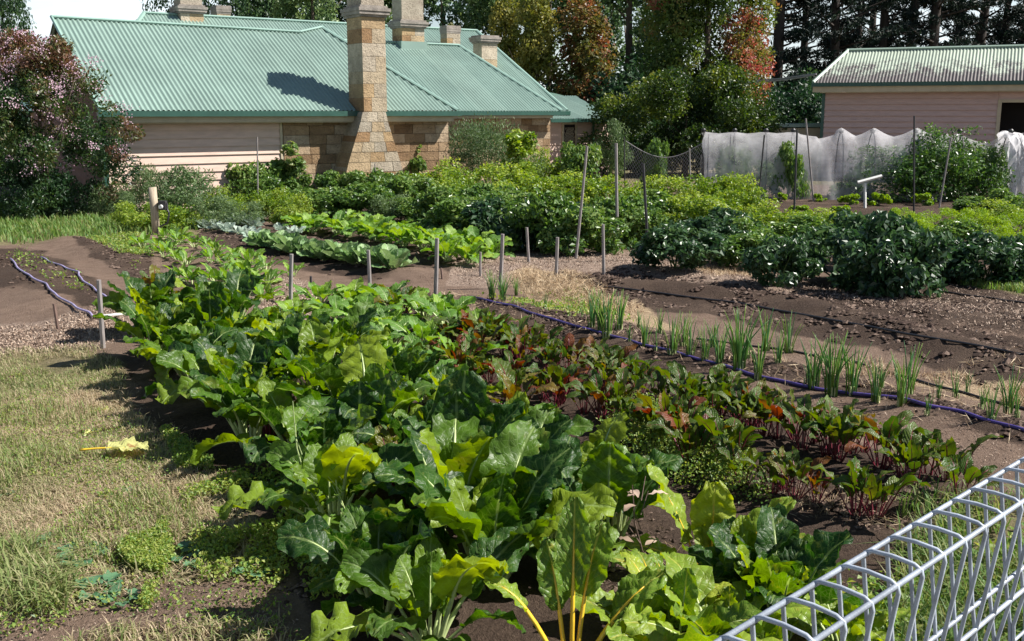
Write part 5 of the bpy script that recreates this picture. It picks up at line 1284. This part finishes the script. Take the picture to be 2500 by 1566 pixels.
# ------------------------------------------------------------------ stakes
def stake(px0, py0, px1, py1, r, mat, label, name='garden_stake', group='garden stakes among the beds', square=False, cat='stake'):
    b = gp(px1, py1); t = aty(px0, py0, b.y); b = b + (b - t).normalized() * .05
    mb = MB(); m_ = b.lerp(t, .5) + Vector((rnd.uniform(-.004, .004), 0, 0)); mb.tube([b, m_, t], [r, r * .97, r * .92], 4 if square else 7)
    o = mb.build(name, M[mat]); return tag(o, label, cat, group)
for a in ((241, 684, 252, 850, .018, 'stakegrey', 'grey stake standing on the wood chips left of the chard'),
          (132, 742, 142, 806, .014, 'stakebrown', 'short brown stub at the left bed, left of the grey stake'),
          (712, 621, 710, 775, .019, 'stakegrey', 'grey stake just right of the small leafy greens'),
          (899, 611, 904, 725, .020, 'stakegrey', 'grey stake before the end of the pale cabbage row'),
          (1067, 582, 1063, 740, .021, 'stakegrey', 'thick grey stake in front of the silverbeet'),
          (1227, 572, 1221, 705, .021, 'stakegrey', 'grey stake beside the first leek tufts'),
          (1286, 556, 1291, 641, .019, 'stakegrey', 'short grey stake just left of the straw heap and behind it'),
          (1361, 580, 1357, 682, .019, 'stakegrey', 'grey stake directly behind the straw heap'),
          (1472, 548, 1474, 670, .019, 'stakegrey', 'grey stake at the start of the dark dug ridge'),
          (1433, 357, 1406, 632, .018, 'stakegrey', 'long leaning stake in front of the bean bushes, top tilted right'),
          (1504, 350, 1508, 611, .022, 'stakegrey', 'tallest pale upright stake at the gap in the bean bushes'),
          (1570, 400, 1583, 640, .018, 'stakedark', 'dark slightly bent stake left of the right-hand bushes'),
          (1683, 362, 1686, 515, .017, 'stakegrey', 'grey stake rising from the bright bushes before the netting'),
          (1967, 290, 1986, 492, .020, 'stakegrey', 'tall stake leaning left in front of the white netting'),
          (2232, 283, 2231, 525, .018, 'stakedark', 'tall dark upright stake in front of the tomato bush'),
          (2322, 337, 2293, 508, .018, 'stakegrey', 'grey stake leaning right in front of the tomato bush'),
          (1946, 318, 1937, 560, .018, 'stakedark', 'long dark stake between the bright and the dark pepper bushes'),
          (1866, 330, 1850, 515, .017, 'stakedark', 'dark stake in front of the middle of the netting'),
          (1784, 328, 1776, 480, .017, 'stakedark', 'dark stake with blue tie before the netting'),
          (1730, 328, 1726, 480, .016, 'stakedark', 'dark stake near the left end of the netting'),
          (1524, 335, 1526, 480, .016, 'stakedark', 'dark stake holding the left end of the black wire netting'),
          (1915, 510, 1917, 556, .012, 'postwood', 'tiny pale peg between the right-hand bushes'),
          (1173, 616, 1173, 672, .014, 'stakegrey', 'short stake hidden among silverbeet leaves near the path'),
          (1077, 655, 1079, 682, .012, 'stakebrown', 'tiny brown peg at the end of the cabbage row'),
          (759, 675, 761, 708, .014, 'stakedark', 'short dark peg on the path between cabbages and chard'),
          (335, 360, 341, 470, .016, 'stakedark', 'dark stake in front of the left boards beside the herb bush'),
          (628, 335, 630, 540, .014, 'stakegrey', 'thin tall stake in front of the right part of the boards'),
          (718, 350, 722, 470, .013, 'stakegrey', 'thin stake in front of the sandstone left of the chimney'),
          (770, 345, 773, 490, .014, 'stakegrey', 'thin stake nearer the chimney in the herb bed'),
          (845, 340, 850, 470, .015, 'stakegrey', 'thin stake against the left side of the chimney base'),
          (915, 400, 920, 500, .013, 'stakegrey', 'thin short stake in front of the chimney base'),
          (1081, 345, 1086, 440, .015, 'stakedark', 'dark stake right of the chimney beside the climbing vine'),
          (1121, 335, 1120, 440, .014, 'stakegrey', 'thin stake just left of the grey-green shrub'),
          (1186, 335, 1184, 440, .014, 'stakegrey', 'thin stake inside the grey-green shrub')):
    stake(*a)
def tee(px, y0, y1, lab):
    b = gp(px, y1); t = aty(px, y0, b.y); root = empty('marker_post', b, 0, lab, 'post')
    mb = MB(); mb.tube([(0, 0, -.03), tuple(t - b)], .03, 4); mb.build('post', M['white'], root); return root, b, t
r1_, b, t = tee(2112, 448, 508, 'white T-shaped marker with tilted white bar before the lime lettuces')
mb = MB(); a_ = aty(2094, 446, b.y) - b; c_ = aty(2153, 430, b.y) - b; mb.tube([a_, c_], .035, 4); mb.build('crossbar', M['white'], r1_)
r2_, b, t = tee(2488, 336, 448, 'white post with a square cap in front of the dark shed doorway')
mb = MB(); c_ = t - b; mb.box(tuple(c_), (.13, .10, .16)); mb.build('cap', M['white'], r2_)
# timber post with tap and hose
q = gp(382, 572); root = empty('tap_post', q, 0, 'round pale timber post with tap and coiled hose on the grass', 'post')
t = aty(372, 458, q.y) - q
mb = MB(); mb.tube([(0, 0, -.08), tuple(t * .5), tuple(t)], .062, 12); mb.build('post', M['postwood'], root, True)
mb = MB(); mb.box((t.x + .15, -.02, t.z * .62), (.11, .09, .14)); mb.tube([(t.x + .06, 0, t.z * .66), (t.x + .22, -.03, t.z * .66), (t.x + .22, -.03, t.z * .52)], .016, 6); mb.build('tap', M['stakedark'], root)
mb = MB(); mb.tube([(t.x + .2, -.03, t.z * .6), (t.x + .25, -.05, t.z * .45), (t.x + .22, -.06, t.z * .25), (.08, -.08, .12), (.03, -.1, 0), (-.1, -.2, .01)], .014, 6); mb.build('hose', M['blackhose'], root, True)
mb = MB(); mb.tube([(t.x + .14, -.06, t.z * .6), (t.x + .14, -.12, t.z * .6)], .03, 8); mb.build('timer_dial', M['white'], root)

# ------------------------------------------------------------------ bushes
def bush(name, cat, mat, seed, w_, h_, n, size, wd=.6, gap=.36, hang=.0, dome=True, up=.6, nb=22, tint=(.2, .7), shell=.45, stems=7, flat=.8):
    rs = np.random.RandomState(seed); rr_ = random.Random(seed); bl = []
    for i in range(nb):
        th = rr_.uniform(0, 6.28); k_ = rr_.random() ** .5; z = rr_.uniform(.12, 1) * h_ * .82
        wz = math.sqrt(max(.08, 1 - (z / h_) ** 2.2)); rad = min(w_, h_) * rr_.uniform(.16, .3)
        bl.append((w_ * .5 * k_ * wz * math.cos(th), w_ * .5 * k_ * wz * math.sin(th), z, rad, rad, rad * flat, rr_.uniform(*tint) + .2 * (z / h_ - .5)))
    root = empty(name, (0, 0, 0), 0, '', cat)
    mb = MB(); P, d, tnt = crown_pts(bl, n, rs, gap, 3.2 / max(h_, .4), shell, .02)
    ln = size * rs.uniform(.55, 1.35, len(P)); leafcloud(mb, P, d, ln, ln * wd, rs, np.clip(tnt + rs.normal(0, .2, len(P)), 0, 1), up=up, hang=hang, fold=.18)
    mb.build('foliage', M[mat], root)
    ms = MB()
    for i in range(stems):
        b = bl[rr_.randrange(nb)]; x0, y0 = rr_.uniform(-.06, .06), rr_.uniform(-.06, .06); ms.tube([(x0, y0, -.02), (b[0] * .4, b[1] * .4, b[2] * .5), (b[0], b[1], b[2])], [.012, .008, .004], 5)
    ms.build('stem', M['stem'], root); return root
B = {}
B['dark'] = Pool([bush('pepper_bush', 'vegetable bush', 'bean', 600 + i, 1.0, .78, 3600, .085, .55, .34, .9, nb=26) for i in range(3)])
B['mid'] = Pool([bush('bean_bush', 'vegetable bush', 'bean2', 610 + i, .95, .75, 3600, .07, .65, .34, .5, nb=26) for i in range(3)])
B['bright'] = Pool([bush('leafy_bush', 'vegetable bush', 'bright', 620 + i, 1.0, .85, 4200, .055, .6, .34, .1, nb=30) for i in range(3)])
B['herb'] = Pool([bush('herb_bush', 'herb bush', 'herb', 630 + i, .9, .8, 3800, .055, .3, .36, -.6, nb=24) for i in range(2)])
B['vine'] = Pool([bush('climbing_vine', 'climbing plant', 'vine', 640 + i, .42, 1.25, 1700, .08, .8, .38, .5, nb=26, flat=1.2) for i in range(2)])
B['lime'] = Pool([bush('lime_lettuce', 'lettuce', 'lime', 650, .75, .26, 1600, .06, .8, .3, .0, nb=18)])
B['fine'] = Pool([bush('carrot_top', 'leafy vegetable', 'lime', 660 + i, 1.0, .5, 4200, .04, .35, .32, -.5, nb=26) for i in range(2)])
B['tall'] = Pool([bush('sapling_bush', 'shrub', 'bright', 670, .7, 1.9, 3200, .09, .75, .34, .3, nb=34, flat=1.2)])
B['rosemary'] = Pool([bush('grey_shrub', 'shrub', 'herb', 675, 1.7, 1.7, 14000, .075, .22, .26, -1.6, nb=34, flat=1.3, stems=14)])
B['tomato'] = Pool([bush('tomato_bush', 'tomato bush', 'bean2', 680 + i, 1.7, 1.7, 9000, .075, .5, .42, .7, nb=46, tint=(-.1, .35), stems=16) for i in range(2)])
GH_ = 'herb bed plants along the cottage wall'; GM_ = 'dark bean bushes in the middle'
GLB = 'bright leafy bushes in front of the cottage'
def pb(kind, px, pbase, ptop, wpx, label, group, sy=None):
    """base pixel, top pixel row and width in picture pixels"""
    q = gp(px, pbase); pool = B[kind]; ref = pool.roots[0]
    d = q.y * CP - (q.z - CAMH) * SP; W_ = wpx / 2500 * d; H_ = aty(px, ptop, q.y).z - q.z
    W_ *= 1.22 if group in (GH_, GM_) else 1.08
    H_ *= 1.32 if group == GH_ and kind not in ('rosemary', 'tall') else (1.04 if group == GM_ else (1.24 if group == GLB else 1.0))
    dims = {'dark': (1.15, .82), 'mid': (1.1, .8), 'bright': (1.15, .9), 'herb': (1.05, .85), 'vine': (.55, 1.3), 'lime': (.85, .28), 'fine': (1.15, .52), 'tall': (.85, 2.0), 'rosemary': (1.7, 1.75), 'tomato': (1.95, 1.8)}[kind]
    pool.put(q, rnd.uniform(0, 6.28), (W_ / dims[0], W_ / dims[0] if sy is None else sy, H_ / dims[1]), label, group)
GD = 'dark pepper bushes on the right'
for a in (('dark', 1655, 655, 530, 230, 'dark glossy bush at the left end of the pepper row, beside the bent stake', GD),
          ('dark', 1760, 640, 540, 170, 'dark glossy bush second from the left in the pepper row', GD),
          ('mid', 1850, 660, 560, 200, 'mid green bush in the pepper row before the large dark one', GD),
          ('dark', 1760, 610, 500, 200, 'dark glossy bush behind the left part of the pepper row', GD),
          ('dark', 1900, 700, 560, 190, 'dark bush hanging over the mulch left of the largest pepper bush', GD),
          ('dark', 2050, 690, 515, 260, 'large dark pepper bush with drooping leaves, left half of the biggest mass', GD),
          ('dark', 2180, 720, 505, 270, 'largest dark pepper bush with the deep shadow beneath', GD),
          ('dark', 2110, 650, 495, 240, 'dark pepper bush behind the two largest ones', GD),
          ('dark', 2280, 680, 560, 180, 'dark pepper bush right of the largest one', GD),
          ('dark', 2400, 690, 560, 230, 'dark pepper bush near the right edge above the grass tuft', GD),
          ('dark', 2500, 690, 560, 170, 'dark pepper bush cut by the right edge', GD),
          ('mid', 1960, 610, 520, 180, 'mid green bush behind the pepper row near the long dark stake', GD)): pb(*a)
GM = 'dark bean bushes in the middle'
for a in (('mid', 800, 530, 450, 150, 'bean bush left of the chimney base in the middle bed', GM),
          ('mid', 880, 535, 440, 160, 'bean bush in front of the chimney base', GM),
          ('herb', 960, 540, 470, 110, 'greyish bush between the bean bushes and the silverbeet', GM),
          ('mid', 1010, 540, 480, 110, 'small bean bush beside the greyish one', GM),
          ('mid', 1140, 590, 470, 190, 'bean bush directly behind the right end of the silverbeet', GM),
          ('dark', 1240, 605, 470, 190, 'dark bean bush right of the silverbeet end', GM),
          ('mid', 1330, 615, 455, 200, 'tall bean bush behind the two short grey stakes', GM),
          ('mid', 1420, 620, 500, 180, 'bean bush with pale hanging leaves behind the long leaning stake', GM),
          ('mid', 1240, 560, 455, 170, 'bean bush in the rear of the dark middle group', GM),
          ('dark', 1370, 580, 480, 180, 'dark bush in the shaded centre of the middle group', GM),
          ('mid', 1530, 575, 470, 160, 'bean bush behind the gap with the tallest stake', GM),
          ('mid', 1600, 560, 460, 150, 'bean bush right of the gap and behind the bent stake', GM)): pb(*a)
GL = 'bright leafy bushes in front of the cottage'
for a in (('bright', 1060, 500, 400, 170, 'rounded bright bush nearest the chimney', GL), ('bright', 1165, 510, 408, 170, 'rounded bright bush below the grey-green shrub', GL),
          ('bright', 1120, 540, 440, 150, 'lower bright bush in front of the rounded pair', GL), ('bright', 1280, 500, 410, 170, 'bright bush below the narrow light green sapling', GL),
          ('bright', 1380, 500, 425, 170, 'bright bush below the annex door', GL), ('bright', 1460, 510, 435, 160, 'bright bush left of the tallest stake', GL),
          ('bright', 1560, 520, 440, 160, 'bright bush below the black wire netting', GL), ('bright', 1650, 520, 435, 160, 'bright bush near the left end of the netting', GL),
          ('bright', 1740, 520, 430, 170, 'bright bush before the stake with the blue tie', GL), ('bright', 1800, 540, 440, 130, 'bright bush at the right end of the bright row', GL),
          ('bright', 1640, 560, 480, 170, 'bright bush just behind the left pepper bush', GL), ('bright', 1740, 565, 480, 160, 'bright bush behind the second pepper bush', GL),
          ('bright', 1870, 580, 500, 150, 'bright bush before the tiny pale peg', GL), ('bright', 1220, 520, 450, 140, 'bright bush between shrub and sapling, lower front', GL)): pb(*a)
GH = 'herb bed plants along the cottage wall'
for a in (('herb', 300, 530, 480, 90, 'low herb clump at the corner of the boards', GH), ('herb', 360, 520, 420, 110, 'grey-green spiky herb bush beside the tap post', GH),
          ('herb', 470, 535, 430, 170, 'broad grey-green herb bush before the boards', GH), ('bright', 430, 560, 505, 120, 'low green clump at the foot of the tap post', GH),
          ('mid', 600, 500, 405, 130, 'rounded leafy climber in front of the boards', GH), ('bright', 545, 535, 470, 110, 'yellowish green clump before the rounded climber', GH),
          ('vine', 700, 500, 350, 80, 'climbing vine on stakes at the end of the boards', GH), ('mid', 770, 480, 410, 110, 'leafy plant in front of the sandstone wall', GH),
          ('vine', 730, 500, 400, 70, 'shorter climbing vine beside the boards end', GH), ('bright', 720, 545, 480, 90, 'yellow-green feathery plant in the herb bed', GH),
          ('bright', 660, 540, 470, 110, 'light green clump at the middle of the herb bed', GH), ('herb', 520, 555, 490, 110, 'grassy herb clump in front of the broad herb bush', GH),
          ('mid', 850, 490, 420, 90, 'leafy plant in the chimney shadow', GH), ('vine', 930, 480, 410, 60, 'thin pale vine before the chimney base', GH),
          ('vine', 1050, 470, 335, 70, 'thin climbing vine right of the chimney', GH), ('rosemary', 1195, 470, 285, 170, 'tall grey-green feathery shrub before the sandstone wing', GH),
          ('tall', 1270, 480, 280, 90, 'narrow light green sapling right of the grey-green shrub', GH), ('bright', 1330, 470, 380, 90, 'light green leafy bush beside the sapling', GH),
          ('mid', 1410, 470, 365, 110, 'darker leafy shrub in front of the screen door', GH), ('herb', 1490, 440, 320, 90, 'bluish shrub at the corner of the annex', GH),
          ('herb', 600, 550, 500, 100, 'low greyish clump before the yellowish one', GH), ('mid', 1600, 470, 360, 70, 'small leafy plant behind the black wire netting', GH)): pb(*a)
GT = 'plants around the white netting'
for a in (('tomato', 2200, 487, 330, 250, 'tomato bush left half of the mass pushing out of the netting', GT), ('tomato', 2320, 490, 285, 210, 'tall tomato bush at the right of the netting', GT),
          ('tomato', 2390, 485, 310, 150, 'tomato bush under the right end of the white net', GT), ('mid', 1925, 485, 335, 90, 'dark climbing plant inside the netting', GT),
          ('herb', 1790, 480, 350, 120, 'pale plant behind the netting at its left part', GT), ('herb', 1860, 480, 380, 90, 'low plant inside the netting', GT),
          ('mid', 2080, 485, 440, 110, 'low green plant at the foot of the netting', GT), ('vine', 2090, 480, 385, 60, 'brownish thin plant inside the netting', GT)): pb(*a)
GF = 'green vegetable rows at the far right'
for a in (('lime', 2080, 500, 472, 70, 'lime lettuce patch left of the white T marker', GF), ('lime', 2140, 502, 470, 80, 'lime lettuce patch right of the white T marker', GF),
          ('lime', 2258, 502, 470, 80, 'lime lettuce patch between the two leaning stakes', GF), ('lime', 1905, 492, 470, 50, 'small lime lettuce at the left end of the lettuce row', GF), ('lime', 1995, 492, 472, 50, 'small reddish-edged lettuce clump second in the lettuce row', GF),
          ('fine', 2290, 560, 505, 150, 'feathery bright row plant just right of the largest pepper bush', GF), ('fine', 2380, 565, 505, 160, 'feathery bright row plant in the middle of its row', GF), ('fine', 2480, 570, 510, 160, 'feathery bright row plant at the right edge', GF),
          ('mid', 2370, 520, 475, 110, 'leafy plant behind the feathery row', GF), ('mid', 2460, 525, 455, 130, 'leafy plant behind the feathery row at the right edge', GF),
          ('lime', 2060, 535, 500, 90, 'lime patch just behind the large dark pepper bush', GF), ('lime', 1960, 525, 500, 90, 'lime patch behind the mid green pepper bush', GF), ('fine', 2200, 545, 505, 120, 'feathery plant behind the largest pepper bush', GF), ('fine', 2470, 640, 560, 120, 'bright feathery plant behind the right edge pepper bush', GF)): pb(*a)
for a in (('mid', 900, 500, 425, 110, 'leafy plant right in front of the chimney base, above the bean bushes', GH), ('mid', 820, 500, 430, 110, 'leafy plant between the chimney shadow and the stakes', GH), ('mid', 650, 510, 430, 110, 'dense leafy plant between rounded climber and climbing vine', GH),
          ('herb', 420, 530, 440, 120, 'grey herb clump just right of the tap post', GH), ('bright', 340, 560, 500, 110, 'fresh green clump left of the tap post', GH), ('herb', 270, 530, 470, 90, 'dark low clump at the dark end wall', GH), ('bright', 760, 520, 470, 100, 'pale green plant before the sandstone wall', GH),
          ('vine', 640, 500, 420, 60, 'small vine on the thin tall stake', GH), ('mid', 960, 500, 430, 110, 'leafy plant just right of the chimney base', GH), ('vine', 1010, 480, 350, 60, 'thin vine leaning on a stake right of the chimney', GH)): pb(*a)
for a in (('bright', 2010, 560, 500, 150, 'bright bush between the stakes behind the large pepper bush', GF), ('mid', 2330, 610, 530, 150, 'leafy green plant behind the pepper bushes near the right edge', GF),
          ('fine', 2230, 600, 530, 150, 'feathery low plant directly behind the right pepper bushes', GF), ('bright', 2430, 545, 480, 150, 'bright leafy clump behind the feathery row near the right edge', GF), ('fine', 2420, 600, 540, 170, 'second feathery row plant behind the right pepper bushes', GF), ('fine', 2540, 600, 530, 150, 'feathery plant half outside the right edge', GF),
          ('mid', 1830, 620, 525, 170, 'leafy bush filling the gap behind the mid green pepper bush', GF), ('bright', 1960, 580, 505, 120, 'bright clump at the foot of the long dark stake', GF), ('mid', 1560, 600, 500, 120, 'bean bush beside the bent stake', GM), ('mid', 1480, 600, 470, 150, 'bean bush between the leaning stake and the tallest stake', GM),
          ('dark', 1330, 610, 500, 150, 'dark bush beside the short grey stakes', GM), ('mid', 1090, 560, 450, 160, 'leafy bush behind the middle of the silverbeet', GM), ('mid', 1000, 520, 420, 150, 'leafy bush right of the chimney base', GM), ('mid', 1190, 545, 440, 160, 'tall leafy bush behind the silverbeet end', GM)): pb(*a)
for pl in B.values(): pl.drop_unused()

# ------------------------------------------------------------------ white netting tunnel
def gpt(px, py): return gp(px, py)
nl = gp(1712, 478); nr = gp(2452, 487)
nd = (nr - nl); nd.z = 0; NL_ = nd.length; nd.normalize(); npn = Vector((nd.y, -nd.x, 0))        # npn towards the camera
if npn.y > 0: npn = -npn
root = empty('netting_tunnel', nl, 0, 'long white netting tunnel over hoops in front of the shed', 'netting')
ns, na = 150, 22; V = []; F = []
hoopx = [(px - 1712) / 740 * NL_ for px in (1712, 1790, 1868, 1935, 2052, 2128)] + [NL_ * .70, NL_ * .84, NL_]
topz = aty(1870, 322, nl.y).z - nl.z
for i in range(ns + 1):
    s_ = NL_ * i / ns
    dn = min(abs(s_ - h) for h in hoopx); hi_ = int(np.argmin([abs(s_ - h) for h in hoopx])); sag = ((.03 if s_ < 2.2 else .10) + .08 * _tab[hi_ * 31 + 7]) * (1 - math.exp(-(dn / .3) ** 1.3))
    hh = topz + (.10 if 3.0 < s_ < 5.5 else 0) - sag * (1.6 if s_ > 3 else 1)
    for j in range(na + 1):
        a = math.pi * j / na; w_ = .62 + .03 * vnoise(s_ * 2, a * 2) ; c_, s2 = math.cos(a), math.sin(a) ** .55
        fo = .03 * math.sin(s_ * 5.3 + 3 * math.sin(s_ * 2.1)) * (1 - s2) + .05 * (float(vnoise(s_ * 4, a * 3, 2.)) - .5) + .03 * (float(vnoise(s_ * 11, a * 5, 4.)) - .5)
        p = nd * (s_ + .04 * math.sin(a * 6 + s_)) + npn * ((w_ + fo) * c_ * (1 if j else 1.15)) + Vector((0, 0, max(.0, hh * s2)))
        V.append(tuple(p))
for i in range(ns):
    if 5.35 < NL_ * i / ns < 6.6: jr = range(12, na)      # pushed open by the tomato bushes
    else: jr = range(na)
    for j in jr: F.append((i * (na + 1) + j, (i + 1) * (na + 1) + j, (i + 1) * (na + 1) + j + 1, i * (na + 1) + j + 1))
mb = MB(); mb.add(V, F, .5); mb.build('net_sheet', M['net'], root, True)
for h in hoopx:
    mb = MB(); P = [nd * h + npn * (.60 * math.cos(math.pi * j / 12)) + Vector((0, 0, (topz - .01) * math.sin(math.pi * j / 12) ** .55)) for j in range(13)]
    mb.tube(P, .012, 5); mb.build('hoop', M['stakedark'], root)
    mb = MB(); c_ = nd * h + Vector((0, 0, topz + .02)); mb.lathe(tuple(c_), [(.02, -.05), (.055, -.03), (.06, .03), (.03, .06)], 8); mb.build('cap', M['pot'], root)
V = []; F = []
for i in range(13):
    for j in range(23):
        a = math.pi * j / 22; s2 = math.sin(a) ** .55; s_ = NL_ * .975 + i * .035
        p = nd * (s_ + .05 * math.sin(a * 9 + i)) + npn * ((.70 + .05 * math.sin(i * 1.9 + a * 4)) * math.cos(a)) + Vector((0, 0, max(0, (topz + .02 - .05 * i / 12 + .03 * math.sin(i * 2.2)) * s2))); V.append(tuple(p))
for i in range(12):
    for j in range(22): F.append((i * 23 + j, (i + 1) * 23 + j, (i + 1) * 23 + j + 1, i * 23 + j + 1))
mb = MB(); mb.add(V, F, .5); mb.build('bunched_net_end', netmat('bunched_netting', (.88, .86, .88), .78), root, True)
# ------------------------------------------------------------------ black diamond wire netting
b0 = gp(1526, 470); b1 = gp(1715, 475); root = empty('wire_netting', b0, 0, 'sagging diamond wire netting between dark stakes left of the white tunnel', 'wire netting')
mb = MB(); Ln = (b1 - b0); hgt = aty(1526, 345, b0.y).z - b0.z
def npt(u, v): # u 0..1 along, v 0..1 up
    top = hgt * (1 - .55 * math.sin(math.pi * min(1, u * 1.0)) * .55); return tuple(Ln * u + Vector((0, 0, top * v)) + Vector((.0, -.12 * math.sin(math.pi * u) * v, 0)))
nw = 26
for i in range(-nw, nw * 2):
    for sg in (1, -1):
        P = []
        for k_ in range(0, 15):
            v = k_ / 14; u = (i + sg * k_ * .75) / nw
            if 0 <= u <= 1: P.append(npt(u, v))
        if len(P) > 1: mb.tube(P, .0045, 3, cap=False)
mb.tube([npt(u / 12, 1) for u in range(13)], .007, 4)
mb.build('mesh', M['cable'], root)
mb = MB(); mb.tube([npt(1, 0), npt(1, 1.05)], .018, 6); mb.build('post', M['stakedark'], root)

# ------------------------------------------------------------------ roll-top wire fence, bottom right
d0 = 1.17; sp_ = .065; Wf = .072
r0 = ray(1845, 1504); L0 = Vector(r0 * (d0 / 1.0)) ; L0 = Vector((r0[0] * d0, r0[1] * d0, CAMH + r0[2] * d0))
az = math.atan2((3917 - 1250) / 2500, CP + (783 - 275) / 2500 * SP)
fd = Vector((math.sin(az), math.cos(az), 0)); fp = Vector((math.cos(az), -math.sin(az), 0))      # along, across towards camera right
zt = L0.z; zb = float(g0(1, 2)) - .02
root = empty('wire_fence', Vector((L0.x, L0.y, zb)), 0, 'galvanised roll-top wire mesh fence crossing the bottom right corner', 'fence')
def FP(n_, a_, z_): return L0 + fd * (n_ * sp_) + fp * a_ + Vector((0, 0, z_ - zt)) - root.location
n0, n1_ = -8, 46; rw = .0031
for a_, z_, nm in ((0, zt, 'top_rail'), (Wf, zt, 'top_rail'), (Wf * .28, zt - .185, 'lower_rail'), (Wf * .72, zt - .185, 'lower_rail')):
    mb = MB(); mb.tube([FP(n_, a_, z_ - .0045) for n_ in (n0 - .5, n1_ / 2, n1_ + .5)], .0038, 8); mb.build(nm, M['wire'], root, True)
zz_ = zt - .29; k_ = 0
while zz_ > zb + .05:
    mb = MB(); mb.tube([FP(n_, Wf * .5 + .004, zz_) for n_ in (n0 - .5, n1_ + .5)], .003, 6); mb.build('cross_wire', M['wire'], root, True); zz_ -= .17
for n_ in range(n0, n1_ + 1):
    c_ = .012
    P = [FP(n_, Wf * .5, zb), FP(n_, Wf * .5, zt - .29), FP(n_, Wf * .46, zt - .26), FP(n_, Wf * .28 - .001, zt - .185), FP(n_, -.004, zt - c_), FP(n_, -.002, zt - .004), FP(n_, c_ * .6, zt + .001), FP(n_, Wf * .5, zt + .003),
         FP(n_, Wf - c_ * .6, zt + .001), FP(n_, Wf + .002, zt - .004), FP(n_, Wf + .004, zt - c_), FP(n_, Wf * .72 + .001, zt - .185), FP(n_, Wf * .54, zt - .26), FP(n_, Wf * .5 + .006, zt - .29), FP(n_, Wf * .5 + .006, zb + .05)]
    mb = MB(); mb.tube(P, rw, 7); mb.build('loop_wire', M['wire'], root, True)
